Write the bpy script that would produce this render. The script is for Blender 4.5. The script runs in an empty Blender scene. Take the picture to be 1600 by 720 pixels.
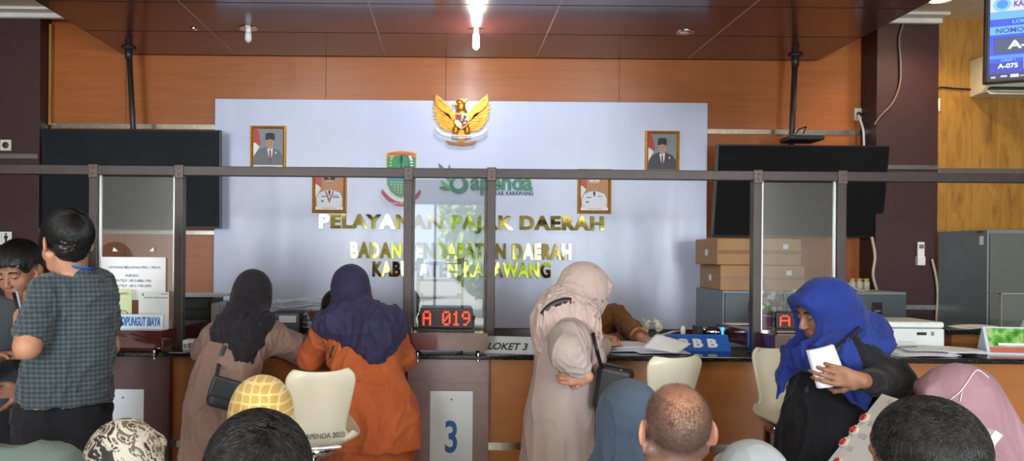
import bpy, bmesh, math, random
import numpy as np
from mathutils import Vector, Matrix, Euler
rnd = random.Random(7)
C = bpy.context.scene.collection
PI = math.pi
# ------------------------------------------------------------------ camera
F = 1200.0; PX, PY = 702.0, 397.0; CZ = 1.5; ROLL = math.radians(0.5)
def at(px, py, D):
    "point of the room seen at photo pixel (px, py) at distance D into the room"
    u, v = px-PX, py-PY
    c, s = math.cos(ROLL), math.sin(ROLL)
    u, v = u*c+v*s, -u*s+v*c
    return Vector((u*D/F, D, CZ-v*D/F))
cam = bpy.data.cameras.new('camera'); co = bpy.data.objects.new('camera', cam); C.objects.link(co)
co.location = (0, 0, CZ)
co.rotation_euler = (Matrix.Rotation(PI/2, 3, 'X') @ Matrix.Rotation(ROLL, 3, 'Z')).to_euler()
cam.sensor_width = 36; cam.lens = 36*F/1600
cam.shift_x = (800-PX)/1600; cam.shift_y = (PY-360)/1600
cam.clip_start = 0.05
bpy.context.scene.camera = co
vs = bpy.context.scene.view_settings
vs.view_transform = 'Standard'; vs.look = 'None'; vs.gamma = 1; vs.exposure = 0.38; vs.use_curve_mapping = False

# ------------------------------------------------------------------ materials
def lin(c):
    return tuple(((x/255)/12.92 if x/255 <= .04045 else ((x/255+.055)/1.055)**2.4) for x in c)+(1,)
class NT:
    def __init__(s, name):
        s.m = bpy.data.materials.new(name); s.m.use_nodes = True
        s.t = s.m.node_tree; s.t.nodes.clear()
        s.out = s.n('ShaderNodeOutputMaterial'); s.b = s.n('ShaderNodeBsdfPrincipled')
        s.l(s.b.outputs[0], s.out.inputs[0])
    def n(s, ty, **kw):
        x = s.t.nodes.new(ty)
        for k, v in kw.items(): setattr(x, k, v)
        return x
    def l(s, a, b): s.t.links.new(a, b)
    def coord(s, scale=(1,1,1), kind='Object', rot=(0,0,0), loc=(0,0,0)):
        tc = s.n('ShaderNodeTexCoord'); mp = s.n('ShaderNodeMapping')
        mp.inputs['Scale'].default_value = scale; mp.inputs['Rotation'].default_value = rot; mp.inputs['Location'].default_value = loc
        s.l(tc.outputs[kind], mp.inputs[0]); return mp.outputs[0]
    def noise(s, co_, scale, detail=3, rough=.5, dist=0):
        x = s.n('ShaderNodeTexNoise'); x.inputs['Scale'].default_value = scale; x.inputs['Detail'].default_value = detail
        x.inputs['Roughness'].default_value = rough; x.inputs['Distortion'].default_value = dist
        s.l(co_, x.inputs['Vector']); return x.outputs['Fac']
    def ramp(s, fac, stops, interp='LINEAR'):
        x = s.n('ShaderNodeValToRGB'); cr = x.color_ramp; cr.interpolation = interp
        while len(cr.elements) < len(stops): cr.elements.new(.5)
        for e, (p, c) in zip(cr.elements, stops):
            e.position = p; e.color = c if len(c) == 4 else lin(c)
        s.l(fac, x.inputs[0]); return x.outputs[0]
    def mix(s, fac, a, b, blend='MIX'):
        x = s.n('ShaderNodeMix', data_type='RGBA', blend_type=blend)
        for i, v in ((0, fac), (6, a), (7, b)):
            if isinstance(v, (int, float)): x.inputs[i].default_value = v
            elif isinstance(v, tuple): x.inputs[i].default_value = v if len(v) == 4 else lin(v)
            else: s.l(v, x.inputs[i])
        return x.outputs[2]
    def math(s, op, a, b=0, c=0):
        x = s.n('ShaderNodeMath', operation=op)
        for i, v in enumerate((a, b, c)):
            if isinstance(v, (int, float)): x.inputs[i].default_value = v
            else: s.l(v, x.inputs[i])
        return x.outputs[0]
    def sep(s, v):
        x = s.n('ShaderNodeSeparateXYZ'); s.l(v, x.inputs[0]); return x.outputs
    def col(s, v): 
        if isinstance(v, tuple): s.b.inputs['Base Color'].default_value = v if len(v) == 4 else lin(v)
        else: s.l(v, s.b.inputs['Base Color'])
    def bump(s, h, strength=.3, dist=.01):
        x = s.n('ShaderNodeBump'); x.inputs['Strength'].default_value = strength; x.inputs['Distance'].default_value = dist
        s.l(h, x.inputs['Height']); s.l(x.outputs[0], s.b.inputs['Normal'])
    def set(s, **kw):
        for k, v in kw.items(): s.b.inputs[k.replace('_', ' ')].default_value = v
        return s
def plain(name, rgb, rough=.5, metal=0, spec=.5, coat=0, var=.06, vscale=6, bump=0, bscale=200, emit=0):
    "base colour with slight uneven pigment and optional fine grain"
    t = NT(name); co_ = t.coord()
    n = t.noise(co_, vscale)
    a = lin(rgb); dk = tuple(x*(1-var) for x in a[:3])+(1,); lt = tuple(min(1, x*(1+var)) for x in a[:3])+(1,)
    t.col(t.ramp(n, [(.3, dk), (.7, lt)]))
    t.set(Roughness=rough, Metallic=metal, Specular_IOR_Level=spec, Coat_Weight=coat)
    t.b.inputs['Coat Roughness'].default_value = .06
    if bump: t.bump(t.noise(co_, bscale, 4), bump, .002)
    if emit:
        t.b.inputs['Emission Color'].default_value = a; t.b.inputs['Emission Strength'].default_value = emit
    return t.m
def emis(name, rgb, s): 
    t = NT(name); t.col(rgb); t.b.inputs['Emission Color'].default_value = lin(rgb); t.b.inputs['Emission Strength'].default_value = s
    t.set(Roughness=.4); return t.m
def woodpanel(name, c1, c2, rough=.35, grain=(1, 1, 14), scale=3, coat=.2, crough=.1):
    t = NT(name); co_ = t.coord(grain)
    n = t.noise(co_, scale, 6, .6, .4); n2 = t.noise(t.coord((1, 1, 1)), .8, 2)
    c = t.ramp(n, [(.25, c1), (.75, c2)])
    c = t.mix(t.math('MULTIPLY', n2, .35), c, tuple(int(x*.85) for x in c1))
    t.col(c); t.set(Roughness=rough, Coat_Weight=coat); t.b.inputs['Coat Roughness'].default_value = crough
    t.bump(n, .05, .002); return t.m
def knotty(name):
    t = NT(name); co_ = t.coord((5, 5, 1)); xyz = t.sep(t.coord())
    pl = t.math('FLOOR', t.math('MULTIPLY', xyz[0], 5.2))
    comb = t.n('ShaderNodeCombineXYZ'); t.l(t.math('MULTIPLY', pl, 3.7), comb.inputs[2]); t.l(pl, comb.inputs[0])
    add = t.n('ShaderNodeVectorMath', operation='ADD'); t.l(co_, add.inputs[0]); t.l(comb.outputs[0], add.inputs[1])
    n = t.noise(add.outputs[0], 2.6, 6, .62, 1.2); n3 = t.noise(add.outputs[0], 12, 4, .6)
    c = t.ramp(n, [(.22, (112, 74, 28)), (.42, (164, 116, 48)), (.6, (184, 138, 62)), (.8, (152, 104, 40))])
    c = t.mix(t.math('MULTIPLY', n3, .45), c, (140, 88, 30))
    vo = t.n('ShaderNodeTexVoronoi'); vo.inputs['Scale'].default_value = 1.0
    m2 = t.n('ShaderNodeMapping'); m2.inputs['Scale'].default_value = (5.2, 5, 2.6)
    tc = t.n('ShaderNodeTexCoord'); t.l(tc.outputs['Object'], m2.inputs[0]); t.l(m2.outputs[0], vo.inputs[0])
    k = t.ramp(vo.outputs['Distance'], [(.04, (1, 1, 1, 1)), (.17, (0, 0, 0, 1))])
    c = t.mix(t.math('MULTIPLY', t.math('MULTIPLY', k, n), .9), c, (104, 60, 22))
    fr = t.math('FRACT', t.math('MULTIPLY', xyz[0], 5.2))
    e = t.math('LESS_THAN', fr, .012)
    c = t.mix(t.math('MULTIPLY', e, .6), c, (90, 50, 18))
    t.col(c); t.set(Roughness=.42); t.bump(n, .08, .002); return t.m
def fabric(name, rgb, rgb2=None, rough=.88, sheen=.08, bump=.25, weave=900, var=.05):
    t = NT(name); co_ = t.coord()
    a = lin(rgb); b = lin(rgb2) if rgb2 else tuple(x*(1-var*2) for x in a[:3])+(1,)
    t.col(t.ramp(t.noise(co_, 5, 4), [(.3, b), (.7, a)]))
    t.set(Roughness=rough, Sheen_Weight=sheen, Specular_IOR_Level=.25)
    n1 = t.noise(co_, weave, 2); n2 = t.noise(t.coord((1, 1, .45)), 26, 3, .5, .8)
    t.bump(t.math('ADD', t.math('MULTIPLY', n1, .15), n2), bump, .006); return t.m
def glassy(name, tint=(255, 255, 255), refl=1.0, ior=1.5, haze=0.0):
    t = NT(name); t.t.nodes.remove(t.b)
    tr = t.n('ShaderNodeBsdfTransparent'); tr.inputs[0].default_value = lin(tint)
    gl = t.n('ShaderNodeBsdfGlossy'); gl.inputs['Roughness'].default_value = .02
    fr = t.n('ShaderNodeFresnel'); fr.inputs[0].default_value = ior
    mx = t.n('ShaderNodeMixShader'); t.l(t.math('MULTIPLY', fr.outputs[0], refl), mx.inputs[0])
    t.l(tr.outputs[0], mx.inputs[1]); t.l(gl.outputs[0], mx.inputs[2])
    if haze:
        df = t.n('ShaderNodeBsdfDiffuse'); df.inputs[0].default_value = lin((200, 205, 210))
        m2 = t.n('ShaderNodeMixShader'); m2.inputs[0].default_value = haze
        t.l(mx.outputs[0], m2.inputs[1]); t.l(df.outputs[0], m2.inputs[2]); t.l(m2.outputs[0], t.out.inputs[0])
    else: t.l(mx.outputs[0], t.out.inputs[0])
    return t.m
def glazed(t): return t
M = {}
M['orange_wall'] = woodpanel('orange_wood_veneer', (154, 82, 30), (176, 98, 40), .38, (1, 1, 12), 2.5, .15, .2)
M['orange_counter'] = woodpanel('orange_counter_veneer', (160, 100, 52), (178, 114, 62), .3, (1, 1, 3), 4, .25, .12)
M['maroon_wall'] = plain('dark_maroon_laminate', (58, 29, 31), .5, var=.12, vscale=40, bump=.05)
M['maroon_ceil'] = woodpanel('glossy_maroon_ceiling', (66, 30, 29), (78, 36, 34), .26, (8, 1, 1), 2, .45, .1)
M['maroon_counter'] = woodpanel('polished_maroon_panel', (64, 24, 28), (78, 30, 34), .35, (10, 1, 1), 3, .3, .12)
M['mauve_reflection'] = woodpanel('maroon_panel_painted_reflection', (124, 98, 104), (138, 112, 116), .3, (1, 1, 6), 8, .6, .1)  # maroon panel with the bright doorway's reflection painted into its colour
M['ledge'] = woodpanel('polished_red_brown_ledge', (74, 26, 26), (96, 38, 34), .16, (1, 8, 1), 5, 1, .04)
M['knotty'] = knotty('knotty_light_wood')
M['ceil_cream'] = plain('cream_ceiling_paint', (222, 206, 180), .7)
M['ceil_white'] = plain('white_ceiling_paint', (225, 225, 222), .7)
M['cornice'] = plain('white_plaster_cornice', (228, 226, 218), .6)
M['chrome_strip'] = plain('brushed_silver_strip', (215, 215, 212), .18, 1, var=.12, vscale=30)
M['chrome'] = plain('chrome', (230, 230, 230), .08, 1)
M['alu'] = plain('dark_anodised_aluminium', (62, 53, 52), .45, .3, var=.12, vscale=25)
M['alu_light'] = plain('pale_aluminium_edge', (190, 190, 186), .3, .7)
M['granite'] = (lambda: (lambda t: (t.col(t.ramp(t.noise(t.coord(), 120, 4), [(.45, (16, 16, 18)), (.62, (40, 40, 42)), (.75, (120, 118, 116))])), t.set(Roughness=.12), t.m)[2])(NT('black_polished_granite')))()
M['black_pl'] = plain('black_plastic', (22, 23, 26), .4, bump=.05)
M['tv_panel'] = plain('matte_black_tv_panel', (20, 25, 32), .6, spec=.22, var=.25, vscale=4)
M['tv_panel2'] = plain('deep_black_tv_panel', (10, 10, 13), .6, spec=.15, var=.2, vscale=4)
M['tv_rim'] = plain('dark_tv_rim', (20, 20, 22), .35)
M['banner'] = (lambda: (lambda t, co_: (t.col(t.ramp(t.noise(co_, 1.2, 3), [(.3, (196, 203, 232)), (.7, (206, 212, 238))])), t.set(Roughness=.28, Specular_IOR_Level=.5), t.bump(t.noise(t.coord((1.5, 1, .6)), 1.5, 2, .4, .5), .5, .03), t.m)[3])((t0 := NT('glossy_white_vinyl')), t0.coord()))()
M['floor'] = plain('cream_floor_tile', (196, 188, 176), .25, var=.05)
M['plaster'] = plain('painted_plaster', (136, 131, 124), .8)
M['white'] = plain('white_paper', (236, 237, 242), .7)
M['white_pl'] = plain('white_plastic', (232, 232, 230), .4)
M['gold'] = plain('antique_gold_frame', (216, 156, 60), .35, .35, var=.2, vscale=60, bump=.15, bscale=300)
M['gold_dk'] = plain('dark_gold_groove', (120, 74, 20), .5, .5)
M['glass'] = glassy('partition_glass', (236, 240, 240), 2.0, 1.5, .008)
M['glass_plain'] = glassy('clear_acrylic', (240, 244, 244), 1.2, 1.5, .04)
M['steel_grey'] = plain('grey_painted_steel', (126, 134, 142), .45, .1, var=.05)
M['steel_dark'] = plain('darker_grey_painted_steel', (84, 92, 98), .45, .1, var=.05)
M['steel_green'] = plain('greenish_grey_painted_steel', (104, 108, 100), .5, .1)
M['card'] = plain('brown_corrugated_cardboard', (178, 138, 98), .85, var=.07, bump=.1)
M['tape'] = plain('brown_packing_tape', (140, 104, 66), .3)
M['mirror_gold'] = (lambda t: (t.col((204, 194, 106)), t.set(Metallic=1, Roughness=.05), t.m)[2])(NT('mirror_gold_acrylic'))
M['gold_side'] = plain('dark_letter_edge', (92, 74, 44), .4, .3)

# ------------------------------------------------------------------ object helpers
def tag(o, label=None, cat=None, group=None, kind=None):
    if label: o['label'] = label
    if cat: o['category'] = cat
    if group: o['group'] = group
    if kind: o['kind'] = kind
    return o
def link(name, me, parent=None, mat=None):
    o = bpy.data.objects.new(name, me); C.objects.link(o)
    if mat:
        for m in (mat if isinstance(mat, (list, tuple)) else [mat]): me.materials.append(m)
    if parent:
        o.parent = parent
        o.matrix_parent_inverse = wm(parent).inverted()
    return o
def wm(o):
    m = Matrix.LocRotScale(o.location, o.rotation_euler, o.scale)
    return (wm(o.parent) @ o.matrix_parent_inverse @ m) if o.parent else m
def empty(name, loc, label=None, cat=None, group=None, rot=(0, 0, 0)):
    o = bpy.data.objects.new(name, None); C.objects.link(o); o.location = loc; o.rotation_euler = rot; o.empty_display_size = .1
    return tag(o, label, cat, group)
class MB:
    "collects simple shapes into one mesh; build() links it"
    def __init__(s): s.bm = bmesh.new(); s.X = Matrix.Identity(4)
    def _add(s, vs_, T=None, mi=0):
        T = s.X @ (T if T is not None else Matrix.Identity(4))
        bmesh.ops.transform(s.bm, matrix=T, verts=vs_)
        if mi:
            for f in {f for v in vs_ for f in v.link_faces}: f.material_index = mi
        return vs_
    def box(s, x0, x1, y0, y1, z0, z1, bev=0, mi=0, seg=2):
        r = bmesh.ops.create_cube(s.bm, size=1)['verts']
        bmesh.ops.transform(s.bm, matrix=Matrix.Translation(((x0+x1)/2, (y0+y1)/2, (z0+z1)/2)) @ Matrix.Diagonal((abs(x1-x0), abs(y1-y0), abs(z1-z0), 1)), verts=r)
        if bev:
            es = list({e for v in r for e in v.link_edges})
            q = bmesh.ops.bevel(s.bm, geom=es, offset=min(bev, abs(x1-x0)*.49, abs(y1-y0)*.49, abs(z1-z0)*.49), segments=seg, affect='EDGES', profile=.5)
            r = list({v for f in q['faces'] for v in f.verts} | {v for v in r if v.is_valid})
        s._add(r, None, mi); return s
    def tube(s, pts, rad, n=10, mi=0, cap=True, flat=None):
        pts = [Vector(p) for p in pts]; rr = rad if isinstance(rad, (list, tuple)) else [rad]*len(pts)
        rings = []; up = None
        for i, p in enumerate(pts):
            d = (pts[min(i+1, len(pts)-1)]-pts[max(i-1, 0)]).normalized()
            if up is None: up = d.orthogonal().normalized()
            up = (up-d*up.dot(d)); up = up.normalized() if up.length > 1e-6 else d.orthogonal().normalized()
            sd = d.cross(up)
            rings.append([s.bm.verts.new(s.X @ (p+(up*math.cos(a)*(flat or 1)+sd*math.sin(a))*rr[i])) for a in [2*PI*k/n for k in range(n)]])
        fs = []
        for a, b in zip(rings, rings[1:]):
            for k in range(n): fs.append(s.bm.faces.new((a[k], a[(k+1) % n], b[(k+1) % n], b[k])))
        if cap: fs.append(s.bm.faces.new(rings[0][::-1])); fs.append(s.bm.faces.new(rings[-1]))
        for f in fs: f.material_index = mi; f.smooth = True
        return s
    def cyl(s, c, r, h, n=24, r2=None, mi=0, axis='z'):
        c = Vector(c); d = {'z': Vector((0, 0, 1)), 'y': Vector((0, 1, 0)), 'x': Vector((1, 0, 0))}[axis]
        return s.tube([c, c+d*h], [r, r if r2 is None else r2], n, mi)
    def ball(s, c, r, n=14, mi=0, sc=(1, 1, 1)):
        v = bmesh.ops.create_uvsphere(s.bm, u_segments=n, v_segments=max(6, n*2//3), radius=r)['verts']
        bmesh.ops.transform(s.bm, matrix=Matrix.Translation(c) @ Matrix.Diagonal((*sc, 1)), verts=v)
        s._add(v, None, mi)
        for f in {f for q in v for f in q.link_faces}: f.smooth = True
        return s
    def poly(s, pts, y0, y1, mi=0, plane='xz'):
        "2-D outline extruded between y0 and y1"
        mk = (lambda a, b, c: (a, c, b)) if plane == 'xz' else ((lambda a, b, c: (a, b, c)) if plane == 'xy' else (lambda a, b, c: (c, a, b)))
        A = [s.bm.verts.new(s.X @ Vector(mk(p[0], p[1], y0))) for p in pts]
        B = [s.bm.verts.new(s.X @ Vector(mk(p[0], p[1], y1))) for p in pts]
        fs = [s.bm.faces.new(A), s.bm.faces.new(B[::-1])]
        for k in range(len(pts)):
            k2 = (k+1) % len(pts); fs.append(s.bm.faces.new((A[k2], A[k], B[k], B[k2])))
        for f in fs: f.material_index = mi
        bmesh.ops.triangulate(s.bm, faces=[fs[0], fs[1]])
        return s
    def lathe(s, prof, c=(0, 0, 0), n=24, mi=0):
        c = Vector(c); rings = []
        for r, z in prof: rings.append([s.bm.verts.new(s.X @ (c+Vector((r*math.cos(2*PI*k/n), r*math.sin(2*PI*k/n), z)))) for k in range(n)])
        for a, b in zip(rings, rings[1:]):
            for k in range(n):
                f = s.bm.faces.new((a[k], a[(k+1) % n], b[(k+1) % n], b[k])); f.smooth = True; f.material_index = mi
        f = s.bm.faces.new(rings[0][::-1]); f.material_index = mi; f = s.bm.faces.new(rings[-1]); f.material_index = mi
        return s
    def sheet(s, grid, th=0, mi=0, smooth=True):
        "grid of points -> surface, optionally thickened along z normals"
        G = [[s.bm.verts.new(s.X @ Vector(p)) for p in row] for row in grid]
        fs = []
        for a, b in zip(G, G[1:]):
            for k in range(len(a)-1):
                f = s.bm.faces.new((a[k], a[k+1], b[k+1], b[k])); f.smooth = smooth; f.material_index = mi; fs.append(f)
        if th:
            P = np.array([[tuple(s.X @ Vector(p)) for p in row] for row in grid]); n, m = P.shape[:2]
            N = np.cross(np.gradient(P, axis=0), np.gradient(P, axis=1)); N /= np.linalg.norm(N, axis=2)[:, :, None]+1e-9
            H = [[s.bm.verts.new(tuple(P[i, j]-N[i, j]*th)) for j in range(m)] for i in range(n)]; q = []
            for a, b in zip(H, H[1:]):
                for k in range(m-1): q.append((a[k], b[k], b[k+1], a[k+1]))
            ed = [(i, 0) for i in range(n)]+[(n-1, j) for j in range(1, m)]+[(i, m-1) for i in range(n-2, -1, -1)]+[(0, j) for j in range(m-2, 0, -1)]
            for (a, b), (c, d) in zip(ed, ed[1:]+ed[:1]): q.append((G[a][b], H[a][b], H[c][d], G[c][d]))
            for v in q: f = s.bm.faces.new(v); f.smooth = smooth; f.material_index = mi
        return s
    def build(s, name, mat, parent=None, normals=True):
        if normals: bmesh.ops.recalc_face_normals(s.bm, faces=s.bm.faces)
        me = bpy.data.meshes.new(name); s.bm.to_mesh(me); s.bm.free()
        return link(name, me, parent, mat)
def struct(name, mb, mat, parent=None):
    o = mb.build(name, mat, parent); o['kind'] = 'structure'; return o
def copy_tree(o, parent=None, loc=None, rot=None, label=None):
    c = o.copy(); C.objects.link(c)
    if parent: c.parent = parent; c.matrix_parent_inverse = o.matrix_parent_inverse.copy()
    if loc is not None: c.location = loc
    if rot is not None: c.rotation_euler = rot
    if label: c['label'] = label
    for ch in [x for x in bpy.data.objects if x.parent == o]: copy_tree(ch, c)
    return c
# text -> mesh data, fitted into a box (x0,x1,z0,z1) in a local x/z plane, front face at y=-depth
def text_bm(txt, x0, x1, z0, z1, depth=.002, bold=0.0, shear=0.0, space=1.0):
    cu = bpy.data.curves.new('t', 'FONT'); cu.body = txt; cu.extrude = .5; cu.offset = bold; cu.shear = shear; cu.resolution_u = 4; cu.space_character = space
    o = bpy.data.objects.new('t', cu); C.objects.link(o)
    dg = bpy.context.evaluated_depsgraph_get(); ev = o.evaluated_get(dg); me = ev.to_mesh()
    bm = bmesh.new(); bm.from_mesh(me); ev.to_mesh_clear(); bpy.data.objects.remove(o); bpy.data.curves.remove(cu)
    xs = [v.co.x for v in bm.verts]; ys = [v.co.y for v in bm.verts]
    a, b, c, d = min(xs), max(xs), min(ys), max(ys)
    for v in bm.verts:
        v.co = Vector((x0+(v.co.x-a)/(b-a)*(x1-x0), -(v.co.z+.5)*depth, z0+(v.co.y-c)/(d-c)*(z1-z0)))
    bmesh.ops.remove_doubles(bm, verts=bm.verts, dist=1e-6)
    bmesh.ops.recalc_face_normals(bm, faces=bm.faces)
    return bm
def add_text(mb, txt, x0, x1, z0, z1, y=0, depth=.0015, bold=.0, shear=0, mi=0):
    "letters standing on the plane y, raised towards -y, in mb's own frame"
    b = text_bm(txt, x0, x1, z0, z1, depth, bold, shear)
    me = bpy.data.meshes.new('t'); b.to_mesh(me); b.free()
    n0 = len(mb.bm.verts); f0 = len(mb.bm.faces)
    mb.bm.from_mesh(me); bpy.data.meshes.remove(me)
    mb.bm.verts.ensure_lookup_table(); mb.bm.faces.ensure_lookup_table()
    T = mb.X @ Matrix.Translation((0, y, 0))
    for v in mb.bm.verts[n0:]: v.co = T @ v.co
    for f in mb.bm.faces[f0:]: f.material_index = mi
    return mb
# ================================================================== THE SETTING
ZC = 3.36; ZS = 3.07
XL, XR = -4.4, 4.9; YW = 6.15; YR = -6.0
struct('floor', MB().box(XL-.2, XR+.2, YR-.2, YW+.2, -.1, 0), M['floor'])
b = MB(); xs = [-4.3, -2.6, -1.0, -.04, 1.35, 2.75, 3.45]          # back wall veneer in wide sheets with hairline joints
for i, (a, c) in enumerate(zip(xs, xs[1:])): b.box(a+.0015, c-.0015, YW, YW+.1, 0, ZC)
b.box(-4.3, 3.45, YW+.05, YW+.15, 0, ZC)
struct('wall_back', b, M['orange_wall'])
struct('wall_left', MB().box(XL-.1, XL, YR, YW, 0, ZC), M['plaster'])
struct('wall_right', MB().box(XR, XR+.1, YR, YW, 0, ZC), M['plaster'])
# dark maroon pier on the left, dark maroon pier and knotty wood wall on the right
struct('wall_left_pier', MB().box(XL, -3.2, 5.98, YW, 0, ZC, .002), M['maroon_wall'])
struct('wall_right_pier', MB().box(3.285, 3.76, 5.92, YW, 0, ZC, .002), M['maroon_wall'])
struct('wall_wood_right', MB().box(3.76, XR, 5.95, YW, 0, ZC), M['knotty'])
# silver inlay strips
z1 = 2.5
b = MB().box(-3.19, -1.86, YW-.012, YW, z1-.018, z1+.018); struct('trim_1', b, M['chrome_strip'])
struct('trim_2', MB().box(2.02, 3.28, YW-.012, YW, z1-.018, z1+.018), M['chrome_strip'])
struct('trim_3', MB().box(-4.3, -3.205, 5.966, 5.979, 2.215, 2.25), M['chrome_strip'])
struct('trim_4', MB().box(3.35, 3.755, 5.906, 5.919, 2.185, 2.215), M['chrome_strip'])
struct('trim_5', MB().box(3.765, 4.85, 5.938, 5.949, 2.17, 2.2), M['chrome_strip'])
struct('trim_6', MB().box(-3.19, -1.86, YW-.012, YW, 1.64, 1.67), M['chrome_strip'])
struct('trim_7', MB().box(3.29, 3.755, 5.906, 5.919, 1.105, 1.14), M['chrome_strip'])
struct('trim_8', MB().box(-3.195, -3.175, 6.1, YW, 2.5, ZC-.06), M['knotty'])
# upper ceiling and the dropped maroon soffit
struct('ceiling', MB().box(XL, XR, YR, YW, ZC, ZC+.08), M['ceil_cream'])
SX0, SX1, SY0 = -2.62, 2.93, 2.95
b = MB(); xs = [SX0, -1.71, -.52, .68, 1.88, SX1]; ys = [SY0, 3.56, 4.19, 4.83, 5.47, 6.12]
for a, c in zip(xs, xs[1:]):
    for d, e in zip(ys, ys[1:]): b.box(a+.002, c-.002, d+.003, e-.003, ZS, ZS+.04, .002, seg=1)
b.box(SX0+.01, SX1-.01, SY0+.01, 6.13, ZS+.03, ZC-.001)
struct('ceiling_soffit', b, M['maroon_ceil'])
b = MB()
for x in xs[1:-1]: b.box(x-.003, x+.003, SY0+.01, 6.1, ZS-.0015, ZS+.01)
struct('trim_9', b, plain('pale_joint_filler', (196, 160, 150), .6))
b = MB()
for y in ys[1:]: b.box(SX0+.01, SX1-.01, y-.004, y+.004, ZS-.001, ZS+.01)
struct('trim_10', b, plain('dark_joint', (28, 16, 16), .8))
# cornice along the side bays
b = MB()
for x0, x1, y in ((XL, -2.64, 5.98), (3.0, 3.76, 5.92)):
    b.box(x0, x1, y-.14, y, ZC-.025, ZC-.001, .006); b.box(x0, x1, y-.05, y, ZC-.06, ZC-.02, .01)
struct('trim_11', b, M['cornice'])
# rear wall (behind the camera) with the wide entrance and two windows
b = MB()
for x0, x1, z0, z2 in ((XL, -3.9, 0, ZC), (-3.9, -1.9, 0, .7), (-3.9, -1.9, 2.6, ZC), (-1.9, -.85, 0, ZC), (-.85, 2.0, 2.45, ZC), (2.0, 2.6, 0, ZC), (2.6, 4.5, 0, .7), (2.6, 4.5, 2.6, ZC), (4.5, XR, 0, ZC)):
    b.box(x0, x1, YR-.15, YR, z0, z2)
struct('wall_rear', b, M['plaster'])
for n_, (x0, x1) in enumerate(((-3.9, -1.9), (2.6, 4.5)), 1):
    w = MB()
    for a in (x0, (x0+x1)/2-.02, x1-.04): w.box(a, a+.04, YR-.1, YR-.04, .7, 2.6)
    w.box(x0, x1, YR-.1, YR-.04, .7, .74); w.box(x0, x1, YR-.1, YR-.04, 2.56, 2.6)
    struct('window_%d' % n_, w, M['alu'])
w = MB()
for a in (-.85, -.28, 1.96): w.box(a, a+.045, YR-.12, YR-.05, 0, 2.45)
w.box(-.85, 2.0, YR-.12, YR-.05, 2.4, 2.45)
struct('door_1', w, M['alu'])
# outside the entrance: pavement, greenery, neighbouring building
struct('ground', MB().box(-30, 30, -40, YR-.15, -.12, -.02), plain('pale_concrete_paving', (176, 172, 164), .9))
def leafy(name, x0, x1, y0, y1, z0, z1, n, seed, lab):
    r = random.Random(seed); bm = bmesh.new()
    for i in range(n):
        a, t_ = r.uniform(0, 2*PI), r.uniform(-1, 1); q = math.sqrt(1-t_*t_)*r.uniform(.55, 1)
        c = Vector(((x0+x1)/2+q*math.cos(a)*(x1-x0)/2, (y0+y1)/2+q*math.sin(a)*(y1-y0)/2, (z0+z1)/2+t_*(z1-z0)/2))
        d = Vector((r.gauss(0, 1), r.gauss(0, 1), r.gauss(0, 1)-.4)).normalized(); e = d.orthogonal().normalized(); l = r.uniform(.09, .2)
        vs_ = [bm.verts.new(c-d*l), bm.verts.new(c+e*l*.4), bm.verts.new(c+d*l), bm.verts.new(c-e*l*.4)]
        bm.faces.new(vs_)
    m = MB(); m.bm.free(); m.bm = bm
    return m
tleaf = NT('sunlit_leaf'); tleaf.col(tleaf.ramp(tleaf.noise(tleaf.coord(), 3, 3), [(.3, (90, 130, 40)), (.7, (196, 212, 96))])); tleaf.set(Roughness=.6)
tleaf.b.inputs['Subsurface Weight'].default_value = 0
M['leaf'] = tleaf.m
M['bark'] = plain('bark', (96, 78, 60), .9)
for i, (x, y, w_, h_) in enumerate(((.9, -10.5, 2.4, 4.2), (4.6, -12, 3.2, 5), (-5.2, -12.5, 3, 4.6), (2.2, -15, 4, 6))):
    t = empty('garden_tree', (x, y, 0), 'leafy green tree standing outside behind the camera, ' + ['nearest the entrance', 'far to its right', 'far to its left', 'tallest and farthest out'][i], 'tree')
    leafy('foliage', x-w_/2, x+w_/2, y-w_/2, y+w_/2, .5, h_, 2600, i, '').build('foliage', M['leaf'], t, False)
    MB().tube([(x, y, 0), (x+.05, y, 1.5), (x, y+.1, h_*.6)], [.12, .09, .04]).build('trunk', M['bark'], t)
b = MB().box(-9, -1.2, -16.2, -15.8, 0, 4).box(-9, -1.2, -16.3, -15.6, 3.9, 4.1)
for i in range(5): b.box(-8.6+i*1.5, -8.4+i*1.5, -15.85, -15.7, 0, 4)
tag(b.build('boundary_wall', plain('sunlit_white_render', (235, 235, 232), .8)), 'white rendered boundary wall outside the entrance', 'wall')

# ------------------------------------------------------------------ banner board and what hangs on it
BY = 6.04
p0, p1 = at(336, 155, BY), at(1106, 512, BY)
b = MB()
nx, nz = 60, 24
tl, tr_, bl, br = at(336, 154, BY), at(1106, 162, BY), at(339, 506, BY), at(1103, 515, BY)
b.box(tl.x, tr_.x, BY, YW-.002, br.z, tl.z, .004)
banner = b.build('backdrop_board', M['banner'])
tag(banner, 'big glossy white backdrop board on the orange wood wall behind the counter', 'board')

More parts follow.
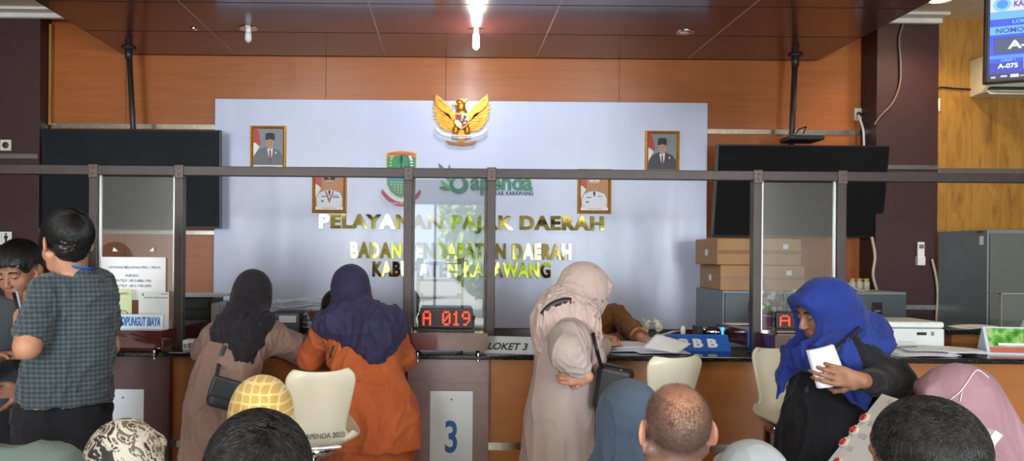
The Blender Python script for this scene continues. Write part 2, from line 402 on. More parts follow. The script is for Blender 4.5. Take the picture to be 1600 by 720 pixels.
# portrait pictures
sk = plain('printed_skin', (196, 146, 116), .5); hair_m = plain('printed_black', (26, 24, 28), .5)
PM = [plain('print_backdrop_grey', (128, 134, 142), .4), plain('print_red', (186, 48, 44), .4), plain('print_white', (232, 232, 236), .4), sk, hair_m,
      plain('print_dark_suit', (44, 46, 54), .4), plain('print_tie', (120, 28, 38), .4), plain('print_backdrop_tan', (184, 124, 72), .4), plain('print_uniform', (222, 226, 236), .4), plain('print_gold', (204, 164, 70), .4), plain('print_grey_suit', (92, 96, 104), .4)]
def ell(cx, cz, rx, rz, n=20, a0=0, a1=2*PI):
    return [(cx+rx*math.cos(a0+(a1-a0)*k/(n if a1-a0 < 6.2 else n)), cz+rz*math.sin(a0+(a1-a0)*k/n)) for k in range(n+(1 if a1-a0 < 6.2 else 0))]
def portrait(px0, py0, px1, py1, kind, label):
    A, B_ = at(px0, py0, BY-.03), at(px1, py1, BY-.03)
    w, h = B_.x-A.x, A.z-B_.z
    t = empty('framed_portrait', (A.x+w/2, BY, B_.z), label, 'picture', 'framed portraits on the backdrop board')
    f = MB(); f.X = Matrix.Translation((A.x, 0, B_.z)); fw = .027
    prof = [(0, .0), (.006, .022), (.012, .026), (.018, .016), (.023, .018), (fw, .006)]
    def ring(o): return [(o, o), (w-o, o), (w-o, h-o), (o, h-o)]
    rs = [[f.bm.verts.new(f.X @ Vector((x, BY-d-.001, z))) for x, z in ring(o)] for o, d in [(0, .0)]+prof+[(fw, .0)]]
    for i, (a, c) in enumerate(zip(rs, rs[1:])):
        for k in range(4):
            q = f.bm.faces.new((a[k], a[(k+1) % 4], c[(k+1) % 4], c[k])); q.material_index = 1 if i in (4,) else 0
    f.build('frame', [M['gold'], M['gold_dk']], t)
    iw, ih = w-2*fw, h-2*fw
    p = MB(); p.X = Matrix.Translation((A.x+fw, BY-.004, B_.z+fw))
    lay = [0]
    def P(pts, mi):
        lay[0] += 1; p.poly([(x*iw, z*ih) for x, z in pts], -.0004*lay[0], 0, mi)
    rect = lambda a, b_, c, d: [(a, c), (b_, c), (b_, d), (a, d)]
    P(rect(0, 1, 0, 1), 7 if kind[0] == 'u' else 0)
    P([(0, .45), (.12, .5), (.24, .62), (.2, .8), (.14, .97), (0, 1)], 1)
    P([(0, .3), (.08, .4), (.2, .55), (.1, .62), (0, .66)], 2)
    cx = .5; dx = .06 if kind == 's1' else .0; cx += dx
    if kind[0] == 's':
        P([(.0, .1), (.03, .34), (.14, .46), (.36, .53), (.64, .53), (.88, .45), (1, .33), (1, .1)], 5 if kind == 's2' else 10)
        P([(cx-.1, .5), (cx+.1, .52), (cx+.08, .36), (cx+.02, .16), (cx-.04, .3)], 2)
        P([(cx-.03, .46), (cx+.03, .46), (cx+.055, .2), (cx+.02, .12), (cx-.02, .2)], 6)
        P(ell(.76, .4, .025, .03, 8), 2)
    else:
        P([(.06, .08), (.04, .3), (.12, .42), (.36, .5), (.62, .5), (.88, .43), (.96, .3), (.95, .08)], 8)
        P([(cx-.05, .48), (cx+.05, .48), (cx+.02, .38), (cx, .34), (cx-.02, .38)], 4)
        if kind == 'u1':
            P([(cx-.17, .48), (cx-.12, .49), (cx+.0, .27), (cx+.12, .49), (cx+.17, .48), (cx, .16)], 1)
            P(rect(.62, .84, .31, .335), 4)
        P(rect(.22, .4, .33, .35), 5); P(rect(.2, .3, .2, .24), 10); P(rect(.62, .8, .36, .375), 10)
    P(ell(cx-.0, .55, .085, .07), 3)                                                  # neck
    P(ell(cx, .66, .135, .135, 24), 3)                                                # head
    if kind[0] == 's':
        P([(cx-.16, .71), (cx-.155, .86), (cx-.1, .9), (cx+.1, .9), (cx+.155, .86), (cx+.16, .71), (cx, .74)], 4)
    else:
        P([(cx-.15, .72), (cx-.22, .83), (cx-.1, .87), (cx+.1, .87), (cx+.22, .83), (cx+.15, .72)], 4 if kind == 'u1' else 8)
        P([(cx-.16, .71), (cx-.15, .75), (cx, .765), (cx+.15, .75), (cx+.16, .71), (cx, .72)], 9)
        P(ell(cx, .81, .035, .025, 10), 9)
    for s_ in (-1, 1):
        P(rect(cx+s_*.055-.03, cx+s_*.055+.03, .675, .683), 4)
        P(ell(cx+s_*.055, .657, .018, .008, 8), 4)
    P(ell(cx, .595, .04, .008, 10), 6)
    P(ell(cx, .635, .016, .012, 8), 3)
    P(rect(0, 1, 0, .075), 2)
    P(rect(.25, .75, .035, .045), 10); 
    p.build('portrait_print', PM, t)
    return t
portrait(390, 195, 446, 268, 's1', 'gold framed portrait of person in grey suit, black cap, upper left on backdrop')
portrait(487, 260, 541, 333, 'u1', 'gold framed portrait of person in white uniform and dark peaked cap, lower left')
portrait(903, 263, 956, 334, 'u2', 'gold framed portrait of person in white uniform and pale cap, lower right')
portrait(1009, 203, 1063, 276, 's2', 'gold framed portrait of person in black suit and cap, upper right on backdrop')

# golden eagle emblem with shield and scroll
def eagle():
    o = at(721, 190, BY); K = 6.0/1200
    t = empty('eagle_emblem', (o.x, BY, o.z-.2), 'golden eagle emblem with spread wings, red and white shield and scroll on backdrop', 'emblem')
    X = Matrix.Translation((o.x, BY, o.z)) @ Matrix.Diagonal((K, 1, K, 1))
    g = plain('polished_gold_leaf', (206, 140, 48), .38, .6, var=.25, vscale=40); gd = plain('brown_gold_band', (150, 92, 34), .5, .5)  # gold for the bird, browner gold for the tail band
    # wing: fan of individual feathers, x right, z up, photo px units about the emblem centre
    for sgn, nm in ((-1, 'wing'), (1, 'wing')):
        w = MB(); w.X = X
        for layer, (n, r0, r1, off) in enumerate(((15, 8, 1, 0), (11, 6, .66, .012), (8, 4, .4, .02))):
            for k in range(n):
                q = k/(n-1)
                # tips run along the outer wing edge, from the high point down to the inner foot
                tipx = np.interp(q, [0, .18, .4, .62, .82, 1], [40, 46, 44, 36, 26, 15]); tipz = np.interp(q, [0, .18, .4, .62, .82, 1], [41, 25, 6, -8, -15, -16])
                rtx = np.interp(q, [0, .5, 1], [15, 13, 12]); rtz = np.interp(q, [0, .5, 1], [16, 4, -8])
                tx = rtx+(tipx-rtx)*r1; tz = rtz+(tipz-rtz)*r1
                d = Vector((tx-rtx, tz-rtz)); nrm = Vector((-d.y, d.x)).normalized()*(2.6-.5*layer if q > .1 else 2.0)
                pts = []
                for s_, e in ((0, .7), (.5, 1.05), (.85, .9), (1.0, .1)):
                    pts.append((rtx+d.x*s_+nrm.x*e, rtz+d.y*s_+nrm.y*e))
                for s_, e in ((1.0, -.1), (.85, -.9), (.5, -1.05), (0, -.7)):
                    pts.append((rtx+d.x*s_+nrm.x*e, rtz+d.y*s_+nrm.y*e))
                y = -.018-off-.0012*(k % 2)-.003*q
                w.poly([(a*sgn, c) for a, c in pts][::(1 if sgn > 0 else -1)], y, y+.012)
        # leading arm of the wing
        ap = [(10, 2), (13, 13), (20, 19), (30, 22), (36, 30), (40, 42), (41, 30), (37, 22), (30, 15), (20, 10), (14, 0)]
        w.poly([(a*sgn, c) for a, c in ap], -.05, -.02)
        w.build(nm, g, t)
    bd = MB(); bd.X = Matrix.Translation((o.x, BY, o.z))
    def B2(x, z, rx, rz, y, ry): bd.ball((x*K, y, z*K), 1, 16, 0, (rx*K, ry, rz*K))
    B2(0, 8, 10, 14, -.035, .03); B2(-1, 22, 7, 10, -.045, .03); B2(-3, 28, 6, 5, -.05, .025)
    bd.poly([(-6*K, 27*K), (-13*K, 28*K), (-12*K, 24*K), (-7*K, 24*K)], -.06, -.045)          # beak
    bd.poly([(-7*K, 31*K), (-2*K, 34*K), (5*K, 33*K), (10*K, 35*K), (6*K, 29*K), (0, 27*K)], -.055, -.04)
    for k in range(-3, 4): bd.poly([((k*2.6-2)*K, -14*K), ((k*2.6+2)*K, -14*K), ((k*4.4+2)*K, -33*K+abs(k)*2.2*K), ((k*4.4-2)*K, -33*K+abs(k)*2.2*K)], -.03-.002*(k % 2), -.01)
    for s_ in (-1, 1):
        B2(s_*9, -15, 5, 8, -.035, .025)
        for q in range(3): bd.tube([((s_*9+q*2-2)*K, -.05, -20*K), ((s_*10+q*3-3)*K, -.06, -25*K), ((s_*10+q*3.4-3)*K, -.05, -28*K)], [.006, .006, .003], 6)
    bd.build('body', g, t)
    sh = MB(); sh.X = X
    def S(pts, mi, l): sh.poly(pts, -.066-.002*l, -.05, mi)
    S([(-11.5, 11), (11.5, 11), (11.5, -4), (7, -10), (0, -14), (-7, -10), (-11.5, -4)], 2, 0)
    S([(-10, 9.5), (0, 9.5), (0, 0), (-10, 0)], 0, 1); S([(0, 9.5), (10, 9.5), (10, 0), (0, 0)], 1, 1)
    S([(-10, 0), (0, 0), (0, -12), (-6, -9), (-10, -4)], 1, 1); S([(0, 0), (10, 0), (10, -4), (6, -9), (0, -12)], 0, 1)
    S(ell(5, 5, 2.6, 2.6, 10), 3, 2); S([(4.2, .6), (5.8, .6), (5.8, 4), (4.2, 4)], 3, 2)
    S([(-4, 2.4), (4, 2.4), (4, -1), (0, -5), (-4, -1)], 4, 2); S(ell(0, 0, 1.7, 1.7, 10), 2, 3); S(ell(-5, 5, 2.4, 1.6, 8), 4, 2); S(ell(-5, -4, 1.8, 1.8, 8), 2, 2); S(ell(5, -4, 2, 1.4, 8), 1, 2)
    sh.build('shield', [plain('shield_red', (178, 30, 34), .4), plain('shield_white', (238, 236, 232), .4), plain('shield_gold', (210, 160, 60), .35, .6), plain('shield_green', (30, 90, 50), .5), plain('shield_black', (30, 28, 30), .5)], t)
    sc = MB(); sc.X = X
    top = [(-38, -11), (-30, -18), (-17, -22), (0, -23.5), (17, -22), (30, -18), (38, -11)]; bot = [(-40, -15), (-31, -23), (-18, -27), (0, -29), (18, -27), (31, -23), (40, -15)]
    sc.poly(top+bot[::-1], -.072, -.06)
    o2 = sc.build('scroll', plain('scroll_white', (228, 224, 214), .5), t)
    tx = MB(); tx.X = Matrix.Translation((o.x, BY-.0725, o.z))
    add_text(tx, 'BHINNEKA TUNGGAL IKA', -16*K, 16*K, -27*K, -24.3*K, 0, .001, .01)
    tx.build('motto_lettering', plain('scroll_letters', (60, 50, 40), .6), o2)
    tg = MB(); tg.X = X
    tg.poly([(-24, -31), (-12, -34), (12, -34), (24, -31), (18, -37), (0, -39), (-18, -37)], -.045, -.02); tg.build('tail_band', gd, t)
eagle()

# regency crest
def crest():
    o = at(627, 277, BY); K = 6.0/1200
    t = empty('regency_crest', (o.x, BY, o.z-.2), 'green and orange shield crest with red ribbon, left of the logo lettering', 'emblem')
    mats = [plain('crest_orange', (222, 130, 70), .4), plain('crest_green', (38, 140, 92), .4), plain('crest_yellow', (226, 190, 96), .4), plain('crest_blue', (78, 130, 214), .4), plain('crest_teal', (40, 150, 130), .4),
            plain('crest_black', (20, 30, 28), .5), plain('crest_leaf', (150, 200, 110), .4), plain('crest_white', (226, 232, 230), .4), plain('crest_red', (176, 52, 62), .4)]
    b = MB(); b.X = Matrix.Translation((o.x, BY, o.z)) @ Matrix.Diagonal((K, 1, K, 1)); L = [0]
    def S(pts, mi): L[0] += 1; b.poly(pts, -.004-.0006*L[0], 0, mi)
    def shield(s_): return [(-24*s_, 38-(1-s_)*20), (-12*s_, 41-(1-s_)*20), (0, 42-(1-s_)*20), (12*s_, 41-(1-s_)*20), (24*s_, 38-(1-s_)*20), (24*s_, 0), (23*s_, -12), (17*s_, -24*s_), (8*s_, -31*s_), (0, -34*s_), (-8*s_, -31*s_), (-17*s_, -24*s_), (-23*s_, -12), (-24*s_, 0)]
    S(shield(1), 2); S(shield(.94), 1)
    S([(-23, 37), (-12, 40), (0, 41), (12, 40), (23, 37), (23, 31), (12, 34), (0, 35), (-12, 34), (-23, 31)], 0)
    S([(-23, -3), (23, -3), (23, 3), (12, 5), (0, 4), (-12, 5), (-23, 3)], 3)
    S([(-22, -4), (22, -4), (21, -12), (16, -22), (8, -29), (0, -32), (-8, -29), (-16, -22), (-21, -12)], 4)
    for r in range(5):
        for c in range(-3+r//2, 4-r//2): S([(c*5-1.6, -8-r*4), (c*5, -6.6-r*4), (c*5+1.6, -8-r*4), (c*5, -9.4-r*4)], 2)
    for s_ in (-1, 1):
        for k in range(8):
            a = math.radians(-60+k*20); x, z = s_*(13+3*math.cos(a)*1.2), 18+14*math.sin(a)
            S(ell(x, z, 2.6, 1.5, 8), 6 if s_ < 0 else 7)
    S([(-1, 34), (1, 34), (1, 6), (-1, 6)], 5)
    S(ell(0, 14, 8, 9, 16), 1); S([(-.8, 32), (.8, 32), (.8, 4), (-.8, 4)], 5)
    b.build('shield', mats, t)
    r = MB(); r.X = Matrix.Translation((o.x, BY, o.z)) @ Matrix.Diagonal((K, 1, K, 1))
    up = [(-30+60*k/14, -19-20*(1-((k-7)/7)**2)) for k in range(15)]; dn = [(x*1.02, z-7) for x, z in up]
    r.poly(up+dn[::-1], -.03, -.022)
    rb = r.build('ribbon', mats[8], t)
    tx = MB(); tx.X = Matrix.Translation((o.x, BY-.0305, o.z))
    add_text(tx, 'PANGKAL PERJUANGAN', -18*K, 18*K, -43.5*K, -39.5*K, 0, .001); 
    tx.build('ribbon_lettering', mats[7], rb)
    tx = MB(); tx.X = Matrix.Translation((o.x, BY-.0285, o.z)); add_text(tx, 'KABUPATEN KARAWANG', -20*K, 20*K, 35*K, 38*K, 0, .001); tx.build('crest_lettering', mats[8], t)
crest()

# agency logo: leafed ring-shaped b and green lettering
def logo():
    o = at(716, 287, BY); K = 6.0/1200
    t = empty('agency_logo', (o.x, BY, o.z-.1), 'green agency logo with leaves and lettering on backdrop below the eagle', 'sign')
    gr = [plain('logo_green', (30, 126, 96), .35), plain('logo_light_green', (96, 178, 120), .35), plain('logo_grey_green', (92, 120, 116), .35)]
    b = MB(); b.X = Matrix.Translation((o.x, BY, o.z)) @ Matrix.Diagonal((K, 1, K, 1))
    # ring
    n = 28
    for k in range(n):
        a0, a1 = 2*PI*k/n, 2*PI*(k+1)/n
        b.poly([(8*math.cos(a0), 8*math.sin(a0)), (15*math.cos(a0)+1, 14*math.sin(a0)-2), (15*math.cos(a1)+1, 14*math.sin(a1)-2), (8*math.cos(a1), 8*math.sin(a1))], -.012, -.001, 0)
    def leaf(p, q, w, mi):
        p, q = Vector(p), Vector(q); d = q-p; nn = Vector((-d.y, d.x)).normalized()*w
        pts = [p+d*s_+nn*math.sin(PI*min(1, s_*1.0))**.8 for s_ in (0, .15, .35, .6, .85, 1)]+[p+d*s_-nn*math.sin(PI*s_)**.8*.6 for s_ in (.85, .6, .35, .15)]
        b.poly([(v.x, v.y) for v in pts], -.015-.001*mi, -.002, mi)
    leaf((-10, 2), (-31, 32), 5, 0); leaf((-12, 4), (-25, 28), 2.5, 1); leaf((-8, 8), (-15, 30), 3, 2); leaf((-8, -8), (-30, -6), 4.5, 0); leaf((-10, -10), (-28, 6), 3, 1)
    b.build('leaf_mark', gr, t)
    w = MB(); w.X = Matrix.Translation((0, BY, 0))
    A, B_ = at(735, 303, BY), at(832, 276, BY)
    add_text(w, 'apenda', A.x, B_.x, A.z-.012, at(800, 271, BY).z, 0, .014, .032)
    w.build('logo_lettering', gr[0], t)
    w = MB(); w.X = Matrix.Translation((0, BY, 0)); A, B_ = at(773, 305, BY), at(833, 299, BY)
    add_text(w, 'KAB. KARAWANG', A.x, B_.x, A.z, B_.z, 0, .006, .02); w.build('small_lettering', plain('logo_navy', (50, 44, 110), .4), t)
logo()

# mounted mirror-gold letters, each letter a piece of its own, slightly out of true
def letters(txt, A, B_, label, bold=.042):
    t = empty('wall_lettering', ((A.x+B_.x)/2, BY, A.z), label, 'lettering', 'gold lettering lines on the backdrop')
    bm = text_bm(txt, A.x, B_.x, A.z, B_.z, .018, bold, 0, 1.12)
    seen = set(); bm.verts.ensure_lookup_table(); comps = []
    for v in bm.verts:
        if v.index in seen: continue
        st = [v]; seen.add(v.index); comp = []
        while st:
            q = st.pop(); comp.append(q)
            for e in q.link_edges:
                w = e.other_vert(q)
                if w.index not in seen: seen.add(w.index); st.append(w)
        comps.append(comp)
    h = B_.z-A.z
    for comp in comps:
        idx = {v.index: i for i, v in enumerate(comp)}
        fs = {f for v in comp for f in v.link_faces}
        cx = sum(v.co.x for v in comp)/len(comp); cz = sum(v.co.z for v in comp)/len(comp)
        R = Euler((rnd.uniform(-.05, .03), rnd.uniform(-.02, .02), rnd.uniform(-.05, .05))).to_matrix()
        me = bpy.data.meshes.new('letter')
        vsn = []
        for v in comp:
            p = Vector((v.co.x-cx, v.co.y+.009, v.co.z-cz)); p = R @ p; vsn.append((p.x+cx, p.y-.013+BY, p.z+cz))
        fl = [f for f in fs]
        me.from_pydata(vsn, [], [[idx[v.index] for v in f.verts] for f in fl])
        for pf, f in zip(me.polygons, fl): pf.material_index = 0 if abs(f.normal.y) > .5 else 1
        link('letter', me, t, [M['mirror_gold'], M['gold_side']])
    bm.free()
letters('PELAYANAN PAJAK DAERAH', at(499, 363, BY), at(943, 338, BY), 'mirror gold lettering line on the backdrop, topmost and widest of three')
letters('BADAN PENDAPATAN DAERAH', at(548, 403, BY), at(892, 381, BY), 'mirror gold lettering line on the backdrop, middle of three')
letters('KABUPATEN KARAWANG', at(582, 432, BY), at(860, 410, BY), 'mirror gold lettering line on the backdrop, lowest and shortest of three')

# ------------------------------------------------------------------ big dark screens hung from the soffit
def wall_tv(x0, x1, y0, y1, D, tilt, mat, label, polex, poletop, box=False):
    A, B_ = at(x0, y0, D), at(x1, y1, D); w, h = B_.x-A.x, A.z-B_.z; cx, cz = (A.x+B_.x)/2, (A.z+B_.z)/2
    t = empty('hanging_screen', (cx, D, cz), label, 'television')
    X = Matrix.Translation((cx, D, cz)) @ Matrix.Rotation(tilt, 4, 'X')
    b = MB(); b.X = X; b.box(-w/2, w/2, 0, .045, -h/2, h/2, .004); b.box(-w*.35, w*.35, .045, .07, -h*.3, h*.3, .01); b.build('casing', M['tv_rim'], t)
    b = MB(); b.X = X; b.box(-w/2+.01, w/2-.01, -.003, .002, -h/2+.012, h/2-.01); b.build('display', mat, t)
    pz = at(polex, y0, D); top = at(polex, poletop, 6.0)
    b = MB(); b.tube([(top.x, D+.06, ZS), (pz.x, D+.06, cz)], .021, 12); b.tube([(top.x, D+.06, ZS-.012), (top.x, D+.06, ZS)], .055, 16)
    b.tube([(top.x, D+.06, ZS-.09), (top.x, D+.06, ZS-.012)], .028, 12)
    b.build('ceiling_pole', plain('dark_grey_pole', (58, 54, 54), .4, .4), t)
    return t
wall_tv(66, 344, 201, 357, 5.86, math.radians(2), M['tv_panel'], 'large dark switched-off screen on a ceiling pole, left of the backdrop', 208, 78)
wall_tv(1118, 1384, 226, 372, 5.9, math.radians(8), M['tv_panel2'], 'large black switched-off screen on a ceiling pole, right of the backdrop', 1239, 96)
A = at(1222, 224, 5.85); B_ = at(1272, 212, 5.85)
t = empty('set_top_box', ((A.x+B_.x)/2, 5.8, A.z), 'small black box with olive top resting above the right screen', 'box')
b = MB(); b.box(A.x, B_.x, 5.68, 5.9, A.z+.004, B_.z-.02, .008); b.build('casing', M['black_pl'], t)
b = MB(); b.box(A.x+.01, B_.x-.01, 5.69, 5.89, B_.z-.021, B_.z-.012, .003); b.build('lid', plain('olive_grey_lid', (128, 128, 104), .4), t)
b = MB(); b.tube([(A.x+.12, 5.78, B_.z-.015), (A.x+.16, 5.8, B_.z+.06), (A.x+.13, 5.85, B_.z+.05), (A.x+.11, 5.9, B_.z)], .005, 6); b.build('cable', M['black_pl'], t)

# ------------------------------------------------------------------ ceiling lamps
M['lamp_on'] = emis('lit_lamp', (235, 244, 255), 60)
M['fill_glow'] = emis('fill_panel_glow', (255, 246, 232), 9)  # glow of the added panels overhead
def cfl(px, py, lit, label):
    o = at(px, py, 5.38); x, y = o.x, 5.38
    t = empty('ceiling_lamp', (x, y, ZS), label, 'lamp', 'recessed lamps in the maroon soffit')
    MB().lathe([(.062, -.006), (.066, 0), (.05, 0), (.05, -.004)][::-1], (x, y, ZS), 24).build('trim_ring', M['chrome'], t)
    if lit is None:
        MB().lathe([(.001, -.012), (.03, -.012), (.048, -.002), (.048, 0)], (x, y, ZS), 20).build('reflector', M['chrome'], t); return
    MB().cyl((x, y, ZS-.035), .018, .035, 16).build('socket', M['white_pl'], t)
    b = MB(); m = M['lamp_on'] if lit else plain('white_lamp_glass', (236, 238, 240), .3)
    b.tube([(x, y, ZS-.03), (x, y, ZS-.05), (x, y, ZS-.085 if not lit else ZS-.12), (x, y, ZS-.1 if not lit else ZS-.135)], [.02, .023, .023, .008], 16)
    b.build('bulb', m, t)
    if lit:
        L = bpy.data.lights.new('lamp_light', 'POINT'); L.energy = 10; L.color = (.93, .96, 1); L.shadow_soft_size = .05
        lo = bpy.data.objects.new('lamp_light', L); C.objects.link(lo); lo.location = (x, y-.12, ZS-.2)
cfl(744, 55, True, 'bright lit ceiling lamp in the soffit above the eagle emblem')
cfl(388, 50, False, 'unlit white bulb lamp in the soffit, left of the lit one')
cfl(1071, 60, None, 'small bare recessed reflector lamp in the soffit, right of the lit one')
o = at(303, 49, 5.4); tag(MB().lathe([(.001, -.012), (.02, -.01), (.028, 0)], (o.x, 5.4, ZS), 16).build('soffit_stud', M['chrome']), 'tiny shiny round fitting on the soffit left of the unlit bulb', 'fitting')  # small chrome disc set where a glint shows on the soffit
o = at(1470, -4, 5.5)
t = empty('downlight', (o.x, 5.3, ZC), 'round warm lit downlight in the cream ceiling at upper right', 'lamp')
MB().lathe([(.09, 0), (.085, -.012), (.075, -.012), (.07, 0)], (o.x, 5.5, ZC), 24).build('trim_ring', M['white_pl'], t)
MB().lathe([(.001, -.008), (.07, -.006), (.07, 0)], (o.x, 5.5, ZC), 24).build('diffuser', emis('warm_downlight', (255, 214, 130), 22), t)
L = bpy.data.lights.new('warm_downlight', 'SPOT'); L.energy = 45; L.color = (1, .8, .5); L.spot_size = 2.4; L.spot_blend = .8; L.shadow_soft_size = .06
lo = bpy.data.objects.new('warm_downlight', L); C.objects.link(lo); lo.location = (o.x, 5.45, ZC-.03)
# added light panels above the unseen waiting area, put in to brighten the room
for i, (x, y) in enumerate(((-2.4, .4), (.2, .4), (2.6, .4), (-2.4, -2.6), (.2, -2.6), (2.6, -2.6))):
    t = empty('fill_panel', (x, y, ZC), 'added square fill light over the unseen waiting area, ' + ['front left', 'front middle', 'front right', 'rear left', 'rear middle', 'rear right'][i], 'lamp', 'added fill lights over the waiting area')
    MB().box(x-.32, x+.32, y-.32, y+.32, ZC-.02, ZC, .004).build('frame', M['white_pl'], t)
    MB().box(x-.3, x+.3, y-.3, y+.3, ZC-.024, ZC-.019).build('diffuser', M['fill_glow'], t)
# sky and sun, then two added fill lamps
W = bpy.data.worlds.new('sky'); bpy.context.scene.world = W; W.use_nodes = True
W.node_tree.nodes['Background'].inputs[0].default_value = (.78, .88, 1, 1); W.node_tree.nodes['Background'].inputs[1].default_value = 4.2
sun = bpy.data.lights.new('sun', 'SUN'); sun.energy = 20; sun.angle = .01; sun.color = (1, .95, .85)
so = bpy.data.objects.new('sun', sun); C.objects.link(so); so.rotation_euler = (math.radians(-50), 0, math.radians(160)); 
so.rotation_euler = Vector((.35, -1.0, -1.3)).to_track_quat('-Z', 'Y').to_euler()
def area(name, loc, rot, sx, sy, e, col):
    L = bpy.data.lights.new(name, 'AREA'); L.shape = 'RECTANGLE'; L.size = sx; L.size_y = sy; L.energy = e; L.color = col
    o_ = bpy.data.objects.new(name, L); C.objects.link(o_); o_.location = loc; o_.rotation_euler = rot; return o_
area('window_fill', (-2.9, YR+.05, 1.65), (PI/2, 0, 0), 2, 1.9, 330, (.86, .93, 1))  # added area lamp at the unseen left window, stands in for daylight
area('window_fill', (3.55, YR+.05, 1.65), (PI/2, 0, 0), 1.9, 1.9, 330, (.86, .93, 1))  # same added lamp at the unseen right window
# ================================================================== COUNTER
CT = 1.011; CF = 3.75; CB = 4.42
b = MB(); b.box(-4.3, 4.7, CF, CB, CT-.026, CT, .006); 
o = b.build('counter_worktop', M['granite']); tag(o, 'long polished black stone worktop running across the service counter', 'worktop')
cb = empty('service_counter', (0, 4.1, 0), 'long orange wood service counter with dark panels and silver inlay strip', 'counter')
b = MB(); xs = [-4.3, -1.81, -1.37, -.2, .2, 1.585, 2.01, 3.1, 4.7]
segs = [(-4.3, -1.83), (-1.37, -.2), (.2, 1.585), (2.015, 3.1), (3.1, 4.7)]
for x0, x1 in segs: b.box(x0+.001, x1-.001, 3.82, 3.86, .0, .528, .001).box(x0+.001, x1-.001, 3.82, 3.86, .565, CT-.027, .001)
b.build('front_panel', M['orange_counter'], cb)
b = MB()
for x0, x1 in segs: b.box(x0, x1, 3.825, 3.85, .528, .565)
b.build('inlay_strip', M['chrome_strip'], cb)
for x0, x1, m in ((-1.83, -1.37, 'maroon_counter'), (-.2, .2, 'mauve_reflection'), (1.585, 2.015, 'maroon_counter')):
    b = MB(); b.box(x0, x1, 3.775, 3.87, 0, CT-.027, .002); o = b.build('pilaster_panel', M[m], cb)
    if m == 'mauve_reflection': o['label'] = 'maroon middle panel with a pale mauve reflection painted in'
b = MB(); b.box(-4.3, 4.7, 3.86, 4.36, 0, .06); b.box(-4.3, 4.7, 3.861, 3.88, .06, CT-.027); b.build('carcass', M['black_pl'], cb)

# ------------------------------------------------------------------ glass partition frame
pf = empty('glass_partition', (0, 3.92, CT), 'brown metal partition frame with a long rail and posts on the counter', 'partition')
b = MB(); b.box(-4.3, 4.7, 3.895, 3.94, 1.888, 1.936, .003); b.build('top_rail', M['alu'], pf)
PXs = (145, 279, 637, 767, 1183, 1315)
px_ = [at(p, 400, 3.9).x for p in PXs]
for x in px_:
    b = MB(); b.box(x-.022, x+.022, 3.895, 3.945, CT, 1.888, .003); b.box(x-.03, x+.03, 3.885, 3.955, CT, CT+.006, .002)
    pc = b.build('post', M['alu'], pf)
    b = MB(); b.box(x-.024, x+.024, 3.889, 3.9, 1.872, 1.942, .004)
    for dz in (.018, .045): b.cyl((x, 3.887, 1.875+dz), .004, .004, 8, axis='y')
    b.build('bracket', plain('worn_bracket', (84, 70, 66), .45, .3, var=.3, vscale=80), pc)
for i, (x0, x1) in enumerate(((px_[0], px_[1]), (px_[2], px_[3]), (px_[4], px_[5]))):
    b = MB(); b.box(x0+.03, x1-.03, 3.917, 3.923, 1.125, 1.88); g = b.build('glass_pane', M['glass'], pf)
    b = MB()
    for x in (x0+.024, x1-.034): b.box(x, x+.01, 3.912, 3.928, 1.12, 1.888, .001)
    b.box(x0+.024, x1-.024, 3.912, 3.928, 1.118, 1.128, .001); b.build('edge_bead', M['alu_light'] if i != 1 else M['alu'], g)
# little raised ledges on chrome pins in front of each pane
for i, (x0, x1, lab) in enumerate(((-1.83, -1.385, 'left glass pane, carrying the printed notices'), (-.195, .19, 'middle glass pane, carrying the number display'), (1.578, 2.02, 'right glass pane, carrying the flower pot'))):
    t = empty('counter_ledge', ((x0+x1)/2, 3.9, CT), 'raised red-brown polished ledge under the '+lab, 'shelf', 'raised ledges on the counter')
    b = MB()
    if i == 2: b.poly([(x0, 3.71), (x1, 3.71), (x1, 4.38), (x0-.055, 4.38)], 1.035, 1.119, 0, 'xy')
    elif i == 1: b.poly([(x0, 3.71), (x1, 3.71), (x1, 4.05), (x0, 4.05)], 1.035, 1.119, 0, 'xy')
    else: b.poly([(x0, 3.71), (x1, 3.71), (x1+.055, 4.3), (x0, 4.3)], 1.035, 1.119, 0, 'xy')
    b.build('board', M['ledge'], t)
    for x in (x0+.045, x1-.045):
        b = MB().cyl((x, 3.735, CT-.03), .0075, .054, 14); b.cyl((x, 3.735, CT-.034), .009, .006, 14); pn = b.build('pin', M['chrome'], t); MB().cyl((x, 3.79, CT), .01, .024, 14).build('foot', M['chrome'], t)

# counter number plates
def plate(x0, x1, z0, z1, txt, label, y=3.775):
    t = empty('number_plate', ((x0+x1)/2, y, z0), label, 'sign', 'white plates on the counter front')
    MB().box(x0, x1, y-.006, y, z0, z1, .002).build('plate', plain('frosted_white_acrylic', (214, 222, 236), .18, coat=.5), t)
    for x in (x0+.02, x1-.02, (x0+x1)/2):
        z = z1-.04 if x == (x0+x1)/2 else z0+.22
        MB().cyl((x, y-.009, z), .004, .004, 10, axis='y').build('screw', plain('dark_screw', (60, 60, 66), .4, .6), t)
    if txt:
        b = MB(); xc = (x0+x1)/2; add_text(b, txt, xc-.03, xc+.03, .525, .685, y-.0062, .0015, .02)
        b.build('numeral', plain('blue_print', (36, 92, 176), .4), t)
plate(at(672, 610, 3.77).x, at(739, 610, 3.77).x, at(700, 870, 3.77).z+.22, at(700, 611, 3.77).z, '3', 'white plate with blue numeral 3 on the middle counter panel')
plate(at(160, 608, 3.77).x, at(225, 608, 3.77).x, .37, at(200, 608, 3.77).z, '', 'plain white plate on the dark panel left, beside the plaid shirt')

